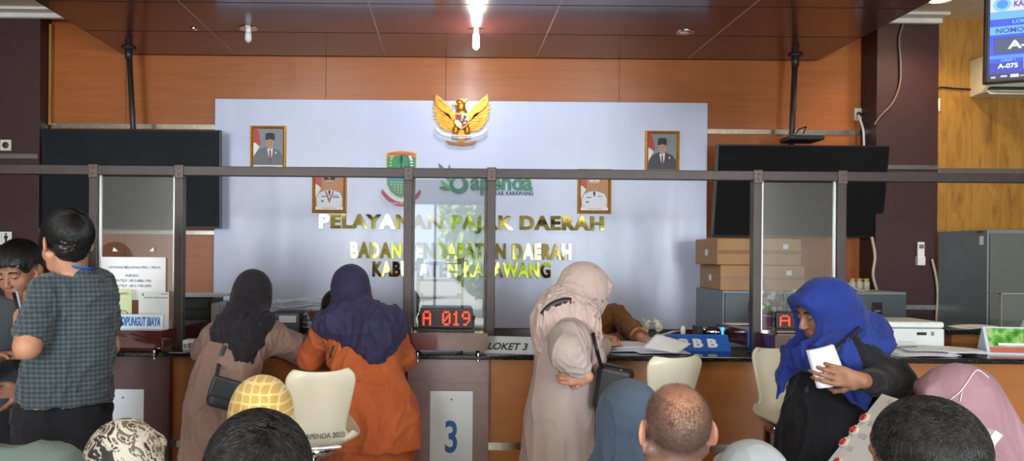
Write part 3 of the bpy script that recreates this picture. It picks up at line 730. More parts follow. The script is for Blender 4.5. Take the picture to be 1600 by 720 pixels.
# dot-matrix number displays
FONT5 = {'A': ['01110', '10001', '10001', '11111', '10001', '10001', '10001'], '0': ['01110', '10001', '10011', '10101', '11001', '10001', '01110'],
         '1': ['00100', '01100', '00100', '00100', '00100', '00100', '01110'], '9': ['01110', '10001', '10001', '01111', '00001', '00010', '01100'], ' ': ['00000']*7}
M['led'] = emis('red_led', (255, 42, 20), 5.5); M['led_glow'] = emis('orange_led', (255, 120, 40), 3)
def led_box(px0, py0, px1, py1, D, txt, label, z0=1.119):
    A, B_ = at(px0, py1, D), at(px1, py0, D); w = B_.x-A.x; h = B_.z-A.z; z = A.z
    t = empty('number_display', ((A.x+B_.x)/2, D, z0), label, 'display', 'red number displays on the ledges')
    MB().box(A.x, B_.x, D, D+.05, z, B_.z, .004).build('casing', M['black_pl'], t)
    MB().box(A.x+.008, B_.x-.008, D-.003, D+.001, z+.008, B_.z-.008).build('window', plain('smoky_red_window', (44, 30, 34), .3, spec=.25), t)
    n = len(txt)*6-1; dx = (w-.028)/n; dz = (h-.026)/7.0
    for i, ch in enumerate(txt):
        if ch == ' ': continue
        b = MB()
        for r in range(7):
            for c in range(5):
                if FONT5[ch][r][c] == '1':
                    b.ball((A.x+.014+(i*6+c+.5)*dx, D-.004, B_.z-.013-(r+.5)*dz), min(dx, dz)*.5, 8, 0, (1.05, .5, 1.05))
        b.build('lit_character', M['led'], t)
    b = MB()
    for x in (A.x-.006, B_.x+.006): b.cyl((x-.006, D+.025, z+h/2), .012, .012, 14, axis='x'); b.box(x-.004, x+.004, D+.015, D+.035, z0, z+h/2, .001)
    b.box(A.x-.01, B_.x+.01, D, D+.055, z0, z0+.008, .002)
    b.build('bracket', M['black_pl'], t)
led_box(656, 482, 739, 512, 3.80, 'A 019', 'red dot number display reading A 019 behind the middle ledge')
led_box(1213, 489, 1300, 513, 3.86, 'A 0 ', 'red number display beside the pink flower pot on the right ledge', 1.119)
b = MB(); A = at(1212, 527, 3.86)
b.box(A.x, A.x+.27, 3.84, 3.94, 1.119, at(1212, 515, 3.86).z, .004)
tag(b.build('display_plinth', plain('bronze_plastic', (92, 84, 76), .3, .3)), 'low bronze coloured plinth under the right number display', 'stand')

# ------------------------------------------------------------------ things on the left ledge / glass
def paper_sign(name, px0, py0, px1, py1, D, mat, lines, label, cat='sign', th=.002, y=None):
    A, B_ = at(px0, py1, D), at(px1, py0, D)
    t = empty(name, ((A.x+B_.x)/2, D, A.z), label, cat)
    MB().box(A.x, B_.x, D, D+th, A.z, B_.z, .0005, seg=1).build('sheet', mat, t)
    for (txt, u0, u1, v0, v1, m, bold) in lines:
        b = MB(); w, h = B_.x-A.x, B_.z-A.z
        add_text(b, txt, A.x+u0*w, A.x+u1*w, A.z+v0*h, A.z+v1*h, D-.0002, .0006, bold); b.build('lettering', m, t)
    return t, A, B_
ink = plain('grey_print_ink', (96, 98, 108), .7); blue_ink = plain('blue_print_ink', (28, 112, 196), .5); green_ink = plain('olive_print', (96, 110, 50), .6)
paper_sign('printed_notice', 157, 402, 259, 468, 3.905, M['white'], [('LAYANAN MELAWAN PPKC / PPATS', .12, .92, .73, .79, ink, .02), ('HUBUNGI :', .38, .6, .54, .6, ink, .02), ('WA/TELP : 0813-8886-1996', .2, .78, .42, .48, ink, .02), ('WA/TELP : 0813-1782-6993', .2, .78, .3, .36, ink, .02)],
           'large white printed notice taped to the left glass pane', 'notice')
for px in (180, 237):
    A = at(px, 390, 3.905); tag(MB().poly([(A.x-.013, A.z-.008), (A.x+.013, A.z-.008), (A.x+(.008 if px > 200 else -.008), A.z+.012)], 3.905, 3.907).build('sticker', M['white']), 'small white triangular sticker on the left glass pane, ' + ('right one of two' if px > 200 else 'left one of two'), 'sticker')
t, A, B_ = paper_sign('leaflet', 180, 452, 206, 513, 3.86, plain('pale_yellow_card', (206, 214, 168), .6), [('SIPD', .2, .8, .86, .92, green_ink, .02)], 'pale yellow-green leaflet standing left of the white card on the left ledge', 'leaflet')
b = MB(); w, h = B_.x-A.x, B_.z-A.z
b.X = Matrix.Translation((A.x+w*.5, 3.8595, A.z+h*.3)); b.poly(ell(0, 0, .028, .034, 20, -.6, 2.4)+ell(0, 0, .024, .03, 20, -.6, 2.4)[::-1], -.001, 0); b.build('printed_mark', green_ink, t)
t, A, B_ = paper_sign('information_card', 216, 456, 264, 519, 3.87, plain('white_card', (222, 226, 228), .5), [('SURVEY KEPUASAN', .18, .95, .84, .875, ink, .02)], 'white information card standing on the left ledge behind the blue lettered sign', 'card')
b = MB().box(A.x+.02, A.x+.026, 3.868, 3.87, B_.z-.02, B_.z-.008).box(B_.x-.04, B_.x-.006, 3.868, 3.87, B_.z-.012, B_.z-.009); b.build('printed_mark', green_ink, t)
A, B_ = at(170, 517, 3.76), at(254, 494, 3.76)
t = empty('desk_sign', ((A.x+B_.x)/2, 3.77, A.z), 'clear acrylic block sign with blue lettering on the front of left ledge', 'sign')
b = MB(); b.X = Matrix.Translation((0, 3.76, 1.1195)) @ Matrix.Rotation(math.radians(-12), 4, 'X'); hh = B_.z-A.z
b.box(A.x-.02, B_.x, 0, .012, 0, hh, .002).build('block', plain('frosted_acrylic', (206, 224, 236), .15, coat=.4), t)
b = MB(); b.X = Matrix.Translation((0, 3.7595, 1.1195)) @ Matrix.Rotation(math.radians(-12), 4, 'X')
add_text(b, 'TIDAK DIPUNGUT BIAYA', A.x-.018, B_.x-.012, hh*.2, hh*.82, 0, .0015, .035); b.build('lettering', blue_ink, t)
# hanging lanyard of the pane / white cup by the left post
A = at(288, 548, 3.85); t = empty('sticky_note_block', (A.x+.02, 3.84, CT), 'small white and blue sticker block on the worktop right of the left post', 'block')
b = MB(); b.box(A.x, A.x+.055, 3.82, 3.9, CT, CT+.05, .004).build('block', M['white_pl'], t)
b = MB(); b.X = Matrix.Translation((0, 3.8195, 0)); b.poly(ell(A.x+.04, CT+.022, .014, .016, 16), -.0006, 0); b.box(A.x+.006, A.x+.022, -.0006, 0, CT+.01, CT+.032).build('printed_mark', plain('grey_blue_mark', (120, 140, 160), .5), t)

# ------------------------------------------------------------------ staff side, left: printer, folders, pamphlets
DK = .76                                                                # desk height behind the counter
wal = plain('dark_walnut', (64, 40, 32), .35)
for x0, x1, lab in ((-3.0, -.93, 'left, under the black printer'), (-.4, .56, 'middle, behind the middle glass pane'), (1.09, 2.88, 'right, behind the blue sign')):
    dk = empty('staff_desk', ((x0+x1)/2, 4.8, 0), 'dark brown staff desk behind the counter, '+lab, 'desk', 'staff desks')
    MB().box(x0, x1, 4.45, 5.15, DK-.03, DK, .004).build('desk_top', wal, dk)
    for x in (x0+.03, x1-.07):
        for y in (4.5, 5.06): MB().box(x, x+.04, y, y+.04, 0, DK-.03).build('leg', M['black_pl'], dk)
def printer_black(px0, px1, py0, py1, D):
    A, B_ = at(px0, py1, D), at(px1, py0, D); z0 = DK
    t = empty('printer', ((A.x+B_.x)/2, D+.15, z0), 'black printer with papers on its lid behind the left partition post', 'printer')
    w = B_.x-A.x; h = B_.z
    MB().box(A.x, B_.x-.06, D, D+.3, z0, h-.02, .015, seg=3).build('body', M['black_pl'], t)
    MB().box(B_.x-.065, B_.x, D+.01, D+.29, z0, h-.05, .02, seg=3).build('side_cover', plain('grey_side_cover', (148, 152, 160), .4), t)
    MB().box(A.x+.02, B_.x-.08, D-.004, D+.01, h-.1, h-.085).build('paper_slot', plain('slot_black', (6, 6, 8), .6), t)
    MB().box(A.x+.01, B_.x-.07, D-.012, D+.02, z0+.05, h-.15, .01).build('front_tray', M['black_pl'], t)
    b = MB(); r = random.Random(4)
    for i in range(5): 
        b.X = Matrix.Translation(((A.x+B_.x)/2-.01, D+.15, h-.018+i*.0035)) @ Matrix.Rotation(r.uniform(-.12, .12), 4, 'Z'); b.box(-.15, .15, -.12, .12, 0, .002)
    tag(b.build('paper_pile', M['white']), 'few loose white sheets on top of the black printer', 'paper')
printer_black(272, 343, 460, 512, 4.75)
r = random.Random(5)
def band(name, pts, w, mat, parent):
    P = [np.array(p, float) for p in pts]; g = []
    for i, p in enumerate(P):
        d = P[min(i+1, len(P)-1)]-P[max(i-1, 0)]; v = p-np.array([0, 0, CZ]); s_ = np.cross(d, v); s_ /= np.linalg.norm(s_)+1e-9
        g.append([tuple(p-s_*w/2), tuple(p), tuple(p+s_*w/2)])
    return MB().sheet(g, .003).build(name, mat, parent)
def sheet(name, px, py, D, z, w, l, rot, mat, label, cat='paper', group=None, bend=.0, tilt=(0, 0)):
    c = at(px, py, D); g = []
    X = Matrix.Translation((c.x, D, z)) @ Matrix.Rotation(math.radians(rot), 4, 'Z') @ Matrix.Rotation(math.radians(tilt[0]), 4, 'X') @ Matrix.Rotation(math.radians(tilt[1]), 4, 'Y')
    b = MB(); b.X = X
    for i in range(9):
        row = []
        for j in range(9):
            u, v = i/8-.5, j/8-.5; row.append((u*w, v*l, .003+bend*(math.cos(u*5)*.5+.5*math.sin(v*4+u*2)+.5)))
        g.append(row)
    b.sheet(g, .0012)
    return tag(b.build(name, mat), label, cat, group)
yel = plain('manila_envelope', (224, 172, 60), .7); pink = plain('pink_paper', (238, 200, 214), .7)
b = MB(); b.box(-1.75, -1.12, 4.46, 4.70, DK, .985, .003)
tag(b.build('desk_cabinet', plain('dark_brown_side_cabinet', (60, 38, 34), .35)), 'low dark cabinet on the staff desk under coloured papers and envelopes', 'cabinet')
sheet('pink_sheet', 322, 505, 4.56, .987, .22, .2, 20, pink, 'pale pink sheet of paper behind the left counter, beside brown robe', bend=.01)
for i in range(4): sheet('manila_envelope', 326-i*3, 497-i*2, 4.6, 1.005+i*.010, .24, .2, -12-i*9, yel if i != 2 else M['white'], ['lowest yellow envelope in the fanned pile behind the left counter', 'second yellow envelope of the fanned pile', 'white sheet between the yellow envelopes', 'topmost yellow envelope of the fanned pile'][i], 'envelope', 'fanned envelopes behind the left counter', .003)
# open black file with label and clear plastic sleeves
A, B_ = at(433, 520, 4.7), at(469, 488, 4.7)
t = empty('black_desk_tray', ((A.x+B_.x)/2, 4.75, DK), 'black upright tray with white label between the brown and orange people', 'tray')
MB().box(A.x-.05, B_.x, 4.7, 4.95, DK, B_.z, .006).build('tray', M['black_pl'], t)
MB().box(A.x+.012, B_.x-.024, 4.697, 4.7, B_.z-.062, B_.z-.02).build('label', plain('grey_label', (190, 198, 206), .5), t)
tp = NT('clear_plastic_sleeve'); tp.col((214, 220, 226)); tp.set(Roughness=.15, Alpha=.45); tp.bump(tp.noise(tp.coord((1, 1, 6)), 30, 4), .6, .01)
for i in range(5):
    A = at(470+ (i%2)*6, 508-i*7, 4.85); 
    g = [[(A.x+(u-.5)*.36, 4.78+v*.22, A.z+.01*math.sin(u*7+i)+.008*math.cos(v*6+i*2)+.012*i) for v in np.linspace(0, 1, 8)] for u in np.linspace(0, 1, 14)]
    tag(MB().sheet(g, .006).build('plastic_sleeve', tp.m), 'clear plastic document sleeve in the pile right of the black tray, ' + ['lowest', 'second', 'middle', 'fourth', 'topmost'][i] + ' layer', 'sleeve', 'plastic sleeves behind the counter')
# rack seen through the middle pane
t = empty('letter_rack', (at(664, 500, 4.55).x, 4.6, DK), 'black five-tier letter rack seen through the middle glass pane', 'rack')
A, B_ = at(652, 400, 4.55), at(680, 400, 4.55)
b = MB()
for x in (A.x, B_.x+.16): b.box(x, x+.008, 4.5, 4.51, DK, at(650, 408, 4.55).z).box(x, x+.008, 4.78, 4.79, DK, at(650, 408, 4.55).z)
b.build('frame', M['black_pl'], t)
for i in range(5):
    z = at(660, 520-i*27, 4.55).z
    b = MB(); b.box(A.x, B_.x+.17, 4.5, 4.8, z, z+.004); b.box(A.x, A.x+.005, 4.5, 4.8, z, z+.04).box(B_.x+.165, B_.x+.17, 4.5, 4.8, z, z+.04); b.box(A.x, A.x+.04, 4.497, 4.5, z, z+.035).box(B_.x+.13, B_.x+.17, 4.497, 4.5, z, z+.035)
    b.build('shelf', M['black_pl'], t)
# white ID-card printer / roller poster behind the middle glass
A, B_ = at(672, 482, 4.4), at(742, 400, 4.4)

# ------------------------------------------------------------------ LOKET 3 tent sign, monitors
def tent(px0, px1, py0, py1, D, mat, txt, tcol, label, yaw=0, depth=.09, shear=0, bold=.03, tx=(.1, .9, .22, .8), side=None):
    A, B_ = at(px0, py1, D), at(px1, py0, D); w = B_.x-A.x; h = B_.z-CT
    t = empty('tent_sign', ((A.x+B_.x)/2, D, CT), label, 'sign')
    X = Matrix.Translation(((A.x+B_.x)/2, D, CT)) @ Matrix.Rotation(yaw, 4, 'Z'); b = MB(); b.X = X
    pr = [(-depth/2, 0), (depth/2, 0), (depth*.1, h), (-depth*.1, h)]
    b.poly([(p[0], p[1]) for p in pr], -w/2, w/2, 0, 'yz')
    b.build('body', mat if not side else [mat], t)
    th = math.atan2(depth*.4, h); b = MB(); b.X = X @ Matrix.Translation((0, -depth/2, 0)) @ Matrix.Rotation(-th, 4, 'X'); L = math.hypot(depth*.4, h)
    add_text(b, txt, -w/2+tx[0]*w, -w/2+tx[1]*w, L*tx[2], L*tx[3], -.0005, .002, bold, shear); b.build('lettering', tcol, t)
    return t, X, w, h
t, X, w, h = tent(758, 836, 526, 553, 3.86, plain('silver_grey_board', (188, 194, 200), .3), 'LOKET 3', plain('black_letters', (30, 30, 34), .5), 'silver tent sign lettered LOKET 3 beside the middle ledge', math.radians(-8), .11, .25, .02, (.06, .86, .2, .62))
tent(1040, 1136, 523, 552, 4.02, plain('bright_blue_acrylic', (24, 98, 190), .3), 'P B B', plain('white_letters', (236, 240, 244), .5), 'bright blue tent sign with white letters on the counter, right side', math.radians(2), .12, 0, .05, (.18, .8, .22, .75))
def monitor(px0, px1, py0, D, label, h=.27):
    A, B_ = at(px0, py0, D), at(px1, py0, D)
    t = empty('computer_monitor', ((A.x+B_.x)/2, D+.05, DK), label, 'monitor', 'monitors on the staff desk')
    X = Matrix.Translation(((A.x+B_.x)/2, D, A.z)) @ Matrix.Rotation(math.radians(-8), 4, 'X'); w = B_.x-A.x
    b = MB(); b.X = X; b.box(-w/2, w/2, 0, .03, -h, 0, .006); b.box(-w*.25, w*.25, .03, .05, -h*.8, -h*.2, .01); b.build('casing', M['black_pl'], t)
    b = MB(); b.cyl(((A.x+B_.x)/2, D+.07, DK), .1, .012, 24); b.box((A.x+B_.x)/2-.02, (A.x+B_.x)/2+.02, D+.05, D+.08, DK, A.z-h/2, .003); b.build('stand', M['black_pl'], t)
    return t
monitor(772, 838, 512, 4.5, 'low black monitor behind the silver tent sign, left of the pink robe', .25)
monitor(988, 1066, 516, 4.62, 'long black monitor behind the paper stack, right of brown uniform', .24)
A = at(985, 524, 4.6); t = tag(MB().box(A.x, A.x+.19, 4.585, 4.59, A.z-.022, A.z+.008).build('sticker_band', plain('grey_sticker', (100, 106, 116), .4)), 'grey sticker band along the long black monitor', 'sticker')
# white ornaments on the monitor
def ornament(px, py, D, label, k):
    c = at(px, py, D); b = MB()
    b.ball((c.x, D, c.z), .022, 12, 0, (1, .8, 1.2)); b.ball((c.x+.012*k, D, c.z+.026), .015, 10, 0, (1.3, .8, .8)); b.ball((c.x-.018*k, D, c.z-.012), .014, 10, 0, (.8, 1, 1.5)); b.tube([(c.x-.01, D, c.z+.02), (c.x-.02, D, c.z+.045)], [.008, .004], 8)
    b.cyl((c.x, D, c.z-.036), .014, .012, 12)
    tag(b.build('figurine', plain('cream_ceramic', (226, 218, 206), .4)), label, 'figurine', 'white figurines on the monitor')
ornament(1010, 509, 4.63, 'small cream figurine on the long monitor, left one of two', 1)
ornament(1028, 509, 4.63, 'small cream figurine on the long monitor, right one of two', -1)
A = at(1066, 522, 4.3); t = empty('hand_mirror', (A.x, 4.3, CT), 'small white oval paddle standing behind the blue sign', 'paddle')
b = MB(); b.ball((A.x+.004, 4.3, A.z+.018), .024, 14, 0, (.62, .3, 1.3)); b.tube([(A.x, 4.3, CT), (A.x, 4.3, A.z)], .006, 8); b.cyl((A.x, 4.3, CT), .02, .006, 16); b.build('paddle', M['white_pl'], t)
A = at(1086, 517, 4.25); t = empty('tape_dispenser', (A.x+.06, 4.25, CT), 'round silver and black tape holder behind the blue sign', 'dispenser')
b = MB(); b.box(A.x, A.x+.03, 4.2, 4.3, CT, A.z+.03, .004); b.box(A.x-.01, A.x+.17, 4.2, 4.32, CT, CT+.03, .006).build('base', M['black_pl'], t)
MB().lathe([(.001, 0), (.07, 0), (.075, .02), (.06, .035), (.045, .035), (.045, .0)], (A.x+.1, 4.26, CT+.06), 24).build('roll', M['chrome'], t)
A = at(1129, 514, 4.12); tag(MB().ball((A.x, 4.12, A.z), .011, 12).cyl((A.x, 4.12, CT), .006, A.z-CT, 10).build('indicator_lamp', emis('blue_indicator', (40, 130, 255), 2.5)), 'small glowing blue indicator light behind the blue sign', 'lamp')
A = at(1075, 528, 4.1)
b = MB(); b.tube([at(1062, 517, 4.4), at(1052, 518, 4.35), at(1035, 523, 4.3), at(1020, 528, 4.25)], .006, 8); tag(b.build('white_cable', M['white_pl']), 'short white cable curving across the counter behind the papers', 'cable')

# papers on the counter in front of the brown uniform
for i in range(6):
    sheet('paper_sheet', 990+(i % 3)*7-6, 550, 3.99+.01*(i % 2), CT+.0015+i*.0045, .30, .21, r.uniform(-7, 7), M['white'], 'loose white sheet in the stack under the writing hands, ' + ['bottom', 'second', 'third', 'fourth', 'fifth', 'top'][i] + ' layer', 'paper', 'sheets under the writing hands', .004)
sheet('paper_sheet', 1032, 553, 3.9, CT+.002, .26, .16, 2, M['white'], 'flat white sheet on the counter edge below the raised sheet', 'paper', None, .003)
cpt = [at(1002, 548, 4.05), at(1028, 523, 4.08), at(1078, 538, 3.9), at(1062, 548, 3.86)]
b = MB(); g = []
q0, q1, q2, q3 = at(1003, 543, 3.85), at(1026, 521, 3.88), at(1080, 537, 3.83), at(1058, 552, 3.78)
for i in range(9):
    row = []
    for j in range(9):
        u, v = i/8, j/8; p = q0*(1-u)*(1-v)+q1*u*(1-v)+q2*u*v+q3*(1-u)*v; row.append((p.x, p.y, max(p.z, CT+.012)+.012*math.sin(PI*u)*math.sin(PI*v)))
    g.append(row)
tag(b.sheet(g, .0015).build('raised_sheet', M['white']), 'raised white sheet leaning over the blue sign', 'paper')

# ------------------------------------------------------------------ filing cabinets and cartons, right
def cabinet(x0, x1, label):
    t = empty('filing_cabinet', ((x0+x1)/2, 5.6, 0), label, 'cabinet', 'grey filing cabinets behind the counter')
    H = 1.262; MB().box(x0, x1, 5.37, 5.95, 0.02, H, .004).build('body', M['steel_grey'], t)
    for k in range(4):
        z0 = .03+k*.305
        d = MB().box(x0+.012, x1-.012, 5.352, 5.372, z0+.005, z0+.3, .004).build('drawer', M['steel_dark'], t)
        b = MB(); b.box((x0+x1)/2-.06+.02, (x0+x1)/2+.03, 5.343, 5.353, z0+.16, z0+.245, .003); b.build('handle', M['black_pl'], d)
        MB().box((x0+x1)/2-.025, (x0+x1)/2+.015, 5.339, 5.344, z0+.18, z0+.192).build('label_holder', M['chrome'], d)
    MB().box(x0+.01, x1-.01, 5.4, 5.92, 0, .02).build('base', M['black_pl'], t)
cx = at(1130, 460, 5.36).x
cabinet(cx, cx+.425, 'grey steel filing cabinet under the cartons, left one by the backdrop edge')
cabinet(cx+.43, cx+.855, 'grey steel filing cabinet behind the right glass pane, middle one of three')
cabinet(cx+.86, cx+1.285, 'grey steel filing cabinet partly behind the blue headscarf, rightmost of three')
def carton(x0, x1, y0, y1, z0, z1, rot, label):
    t = empty('carton', ((x0+x1)/2, (y0+y1)/2, z0), label, 'box', 'brown cartons on the filing cabinets')
    w, d, h = x1-x0, y1-y0, z1-z0
    X = Matrix.Translation(((x0+x1)/2, (y0+y1)/2, z0)) @ Matrix.Rotation(math.radians(rot), 4, 'Z')
    b = MB(); b.X = X; b.box(-w/2, w/2, -d/2, d/2, 0, h, .008); b.build('box', M['card'], t)
    b = MB(); b.X = X; b.box(-w/2+.005, w/2+.001, -d/2-.0012, -d/2, h*.42, h*.56); b.box(-w/2-.0012, -w/2, -d/2+.05, d/2-.05, h*.45, h*.55); b.box(-w/2-.001, w/2+.001, -.025, .025, h, h+.001).build('tape', M['tape'], t)
    b = MB(); b.X = X; b.box(w*.28, w*.34, -d/2-.002, -d/2-.001, h*.62, h*.8); b.box(-w/2-.002, -w/2-.001, -.04, .01, h*.35, h*.6).build('sticker', M['white'], t)
zc = 1.262
cA, cB = at(1128, 430, 5.4).x, at(1258, 430, 5.4).x
carton(cA-.01, cB, 5.4, 5.85, zc, zc+.178, 0, 'long brown carton on the filing cabinets, lower one of two')
carton(cA-.05, cB-.03, 5.4, 5.82, zc+.18, zc+.365, 3, 'long brown carton on the filing cabinets, upper one with white stickers')
b = MB(); A = at(1295, 452, 5.5)
g = [[(A.x-.16+u*.4, 5.45+v*.3, zc+.012+.1*math.exp(-((u-.45)/.25)**2)*(1-v*.5)+.015*math.sin(u*19)*math.cos(v*11)) for v in np.linspace(0, 1, 8)] for u in np.linspace(0, 1, 16)]
tag(MB().sheet(g, .01).build('plastic_bag', tp.m), 'crumpled clear plastic bag on the filing cabinets behind the blue headscarf', 'bag')
for i in range(3):
    x = at(1331+i*11, 470, 5.55).x
    t = empty('glass_jar', (x, 5.55, 1.262), 'small glass jar with cream contents right of the blue headscarf, ' + ['left', 'middle', 'right'][i] + ' of three', 'jar', 'glass jars on the cabinet')
    MB().lathe([(.015, 0), (.024, .003), (.024, .06), (.018, .07), (.018, .075)], (x, 5.55, 1.262), 16).build('jar', plain('cream_jar', (176, 170, 150), .2), t)
    MB().cyl((x, 5.55, 1.337), .02, .014, 16).build('lid', M['gold'], t)
# folded papers on the right ledge and back ledge
sheet('paper_sheet', 1160, 512, 4.3, 1.12, .17, .12, 5, M['white'], 'white sheet on the back end of the right ledge', 'paper', None, .002)

# flower pot
A = at(1200, 527, 3.98); t = empty('flower_pot', (A.x, 3.98, 1.119), 'pink pot of small artificial pink and cream flowers on the right ledge', 'plant')
MB().lathe([(.026, 0), (.031, .01), (.036, .07), (.038, .072), (.038, .086), (.034, .086), (.033, .07)], (A.x, 3.98, 1.119), 28).build('pot', plain('pink_plastic', (190, 110, 146), .4), t)
rr = random.Random(8); lf = MB(); fl = [MB(), MB()]; st = MB()
for i in range(64):
    a = rr.uniform(0, 2*PI); q = rr.uniform(0, 1); e = Vector((A.x+.035+rr.gauss(0, .045), 3.98+rr.gauss(0, .03), 1.22+rr.uniform(0, .03)+.07*max(0, rr.gauss(.3, .5))))
    if i % 2 == 0: st.tube([(A.x, 3.98, 1.19), ((A.x+e.x)/2, e.y, (1.19+e.z)/2+.01), e], .0012, 5)
    d = Vector((rr.gauss(0, 1), rr.gauss(0, 1), rr.gauss(0, .7))).normalized(); s_ = d.orthogonal().normalized(); l = .014
    v = [lf.bm.verts.new(p) for p in (e-d*l, e+s_*l*.5, e+d*l, e-s_*l*.5)]; lf.bm.faces.new(v)
for i in range(17):
    e = Vector((A.x+.03+rr.gauss(0, .045), 3.955+rr.gauss(0, .02), 1.24+rr.uniform(-.02, .085)))
    m = fl[i % 2]
    for k in range(5):
        a = k*2*PI/5; m.ball((e.x+.007*math.cos(a), e.y-.003, e.z+.007*math.sin(a)), .006, 8, 0, (1, .6, 1))
    m.ball((e.x, e.y-.007, e.z), .004, 6)
lf.build('leaves', plain('dusty_green_leaf', (96, 128, 84), .6), t, False); st.build('stems', plain('green_stem', (70, 100, 50), .6), t)
fl[0].build('pink_flowers', plain('pink_petal', (206, 150, 150), .6), t); fl[1].build('cream_flowers', plain('cream_petal', (214, 208, 180), .6), t)

# ------------------------------------------------------------------ right end of the counter
A, B_ = at(1378, 546, 4.05), at(1477, 503, 4.05); x0 = A.x-.14
t = empty('white_printer', ((x0+B_.x)/2, 4.2, CT), 'white desktop printer on the counter right of the blue headscarf person', 'printer'); h = B_.z
MB().box(x0, B_.x, 4.05, 4.35, CT, h-.035, .012, seg=3).build('body', plain('cool_white_plastic', (214, 222, 222), .35), t)
MB().box(x0, B_.x-.005, 4.045, 4.35, h-.032, h, .012, seg=3).build('lid', plain('cool_white_plastic_lid', (224, 230, 230), .35), t)
MB().box(B_.x-.15, B_.x-.10, 4.047, 4.051, h-.07, h-.055).build('control_panel', M['black_pl'], t)
MB().box(B_.x-.075, B_.x-.06, 4.047, 4.051, h-.072, h-.052).build('logo_mark', plain('grey_blue_mark', (110, 130, 150), .4), t)
MB().box(x0+.03, B_.x-.16, 4.044, 4.052, CT+.01, CT+.05, .003).build('output_tray', plain('white_tray', (200, 208, 208), .4), t)
for i, (px, py, D, w, l, rot) in enumerate(((1430, 552, 3.9, .30, .21, 4), (1437, 551, 3.92, .3, .2, -5), (1500, 551, 3.93, .22, .19, -3), (1494, 549, 3.95, .25, .2, 8), (1455, 549, 3.93, .28, .2, -12))):
    sheet('paper_sheet', px, py, D, CT+.0015+i*.005, w, l, rot, M['white'], 'loose white sheet in front of the white printer, ' + ['bottom', 'second', 'third', 'fourth', 'top'][i] + ' of the spread', 'paper', 'sheets before the white printer', .006)
b = MB(); b.tube([at(1384, 549, 3.95), at(1405, 545, 3.96)+Vector((0, 0, .01)), at(1430, 546, 3.97)+Vector((0, 0, .015)), at(1447, 549, 3.98)], .002, 6); tag(b.build('black_pen_cord', M['black_pl']), 'thin black cord lying over the loose sheets', 'cord')
# desk calendar
A, B_ = at(1550, 561, 3.9), at(1640, 513, 3.9)
t = empty('desk_calendar', ((A.x+B_.x)/2, 3.95, CT), 'green and red tent calendar on the right end of the counter', 'calendar')
w, h = B_.x-A.x, B_.z-CT
X = Matrix.Translation(((A.x+B_.x)/2, 3.96, CT)) @ Matrix.Rotation(math.radians(-6), 4, 'Z')
b = MB(); b.X = X; b.poly([(-.05, 0), (.05, 0), (.002, h), (-.002, h)], -w/2, w/2, 0, 'yz'); b.build('stand', plain('pale_blue_card', (196, 210, 226), .5), t)
tg = NT('calendar_photo_green'); tg.col(tg.ramp(tg.noise(tg.coord((1, 1, 1)), 22, 4), [(.35, (40, 110, 40)), (.5, (96, 170, 60)), (.62, (170, 200, 130)), (.72, (220, 150, 120))])); tg.set(Roughness=.3)
th = math.atan2(.048, h); b = MB(); b.X = X @ Matrix.Translation((0, -.051, 0)) @ Matrix.Rotation(-th, 4, 'X'); L = math.hypot(.048, h)
b.box(-w/2+.015, w/2-.004, -.001, 0, L*.3, L*.95, mi=0); b.box(-w/2+.015, w/2-.004, -.001, 0, L*.08, L*.28, mi=1); b.box(-w/2+.06, -w/2+.2, -.0014, 0, L*.33, L*.42, mi=2)
b.build('picture_page', [tg.m, plain('calendar_red', (196, 96, 74), .4), M['white']], t)
# clear acrylic donation box / guard
A, B_ = at(1562, 520, 4.25), at(1670, 459, 4.25)
t = empty('acrylic_guard', ((A.x+B_.x)/2, 4.25, CT), 'clear acrylic guard box on the right end of the counter', 'guard')
MB().box(A.x, B_.x, 4.25, 4.255, CT, B_.z).build('panel', M['glass_plain'], t)
b = MB()
for x in (A.x, B_.x-.004): b.box(x, x+.004, 4.24, 4.262, CT, B_.z)
b.box(A.x, B_.x, 4.245, 4.26, B_.z-.004, B_.z+.002); b.box(A.x, A.x+.004, 4.24, 4.4, B_.z-.004, B_.z+.002); b.box(A.x, B_.x, 4.24, 4.262, CT, CT+.004); b.build('edge', plain('cloudy_acrylic_edge', (140, 140, 122), .4), t)
A = at(1597, 512, 4.15); MBx = MB().lathe([(.02, 0), (.028, .005), (.028, .12), (.015, .15), (.015, .16)], (A.x+.02, 4.15, CT), 18); tag(MBx.build('clear_bottle', tp.m), 'small clear bottle beside the acrylic guard at the right edge', 'bottle')
b = MB(); b.box(2.95, 4.6, 4.5, 5.0, .0, 1.06, .004); tag(b.build('back_desk', M['orange_counter']), 'orange wood back desk behind the right end of the counter', 'desk')
tag(MB().box(2.9, 4.65, 4.46, 5.05, 1.06, 1.085, .004).build('back_worktop', M['granite']), 'black stone top of the back desk at right', 'worktop')
for i, (px, rot) in enumerate(((1520, 12), (1535, -9))): sheet('paper_sheet', px, 524, 4.6, 1.086+i*.004, .22, .16, rot, M['white'], 'white sheet on the back desk before the steel cupboard, ' + ('lower' if i == 0 else 'upper'), 'paper', 'sheets on the back desk', .006)
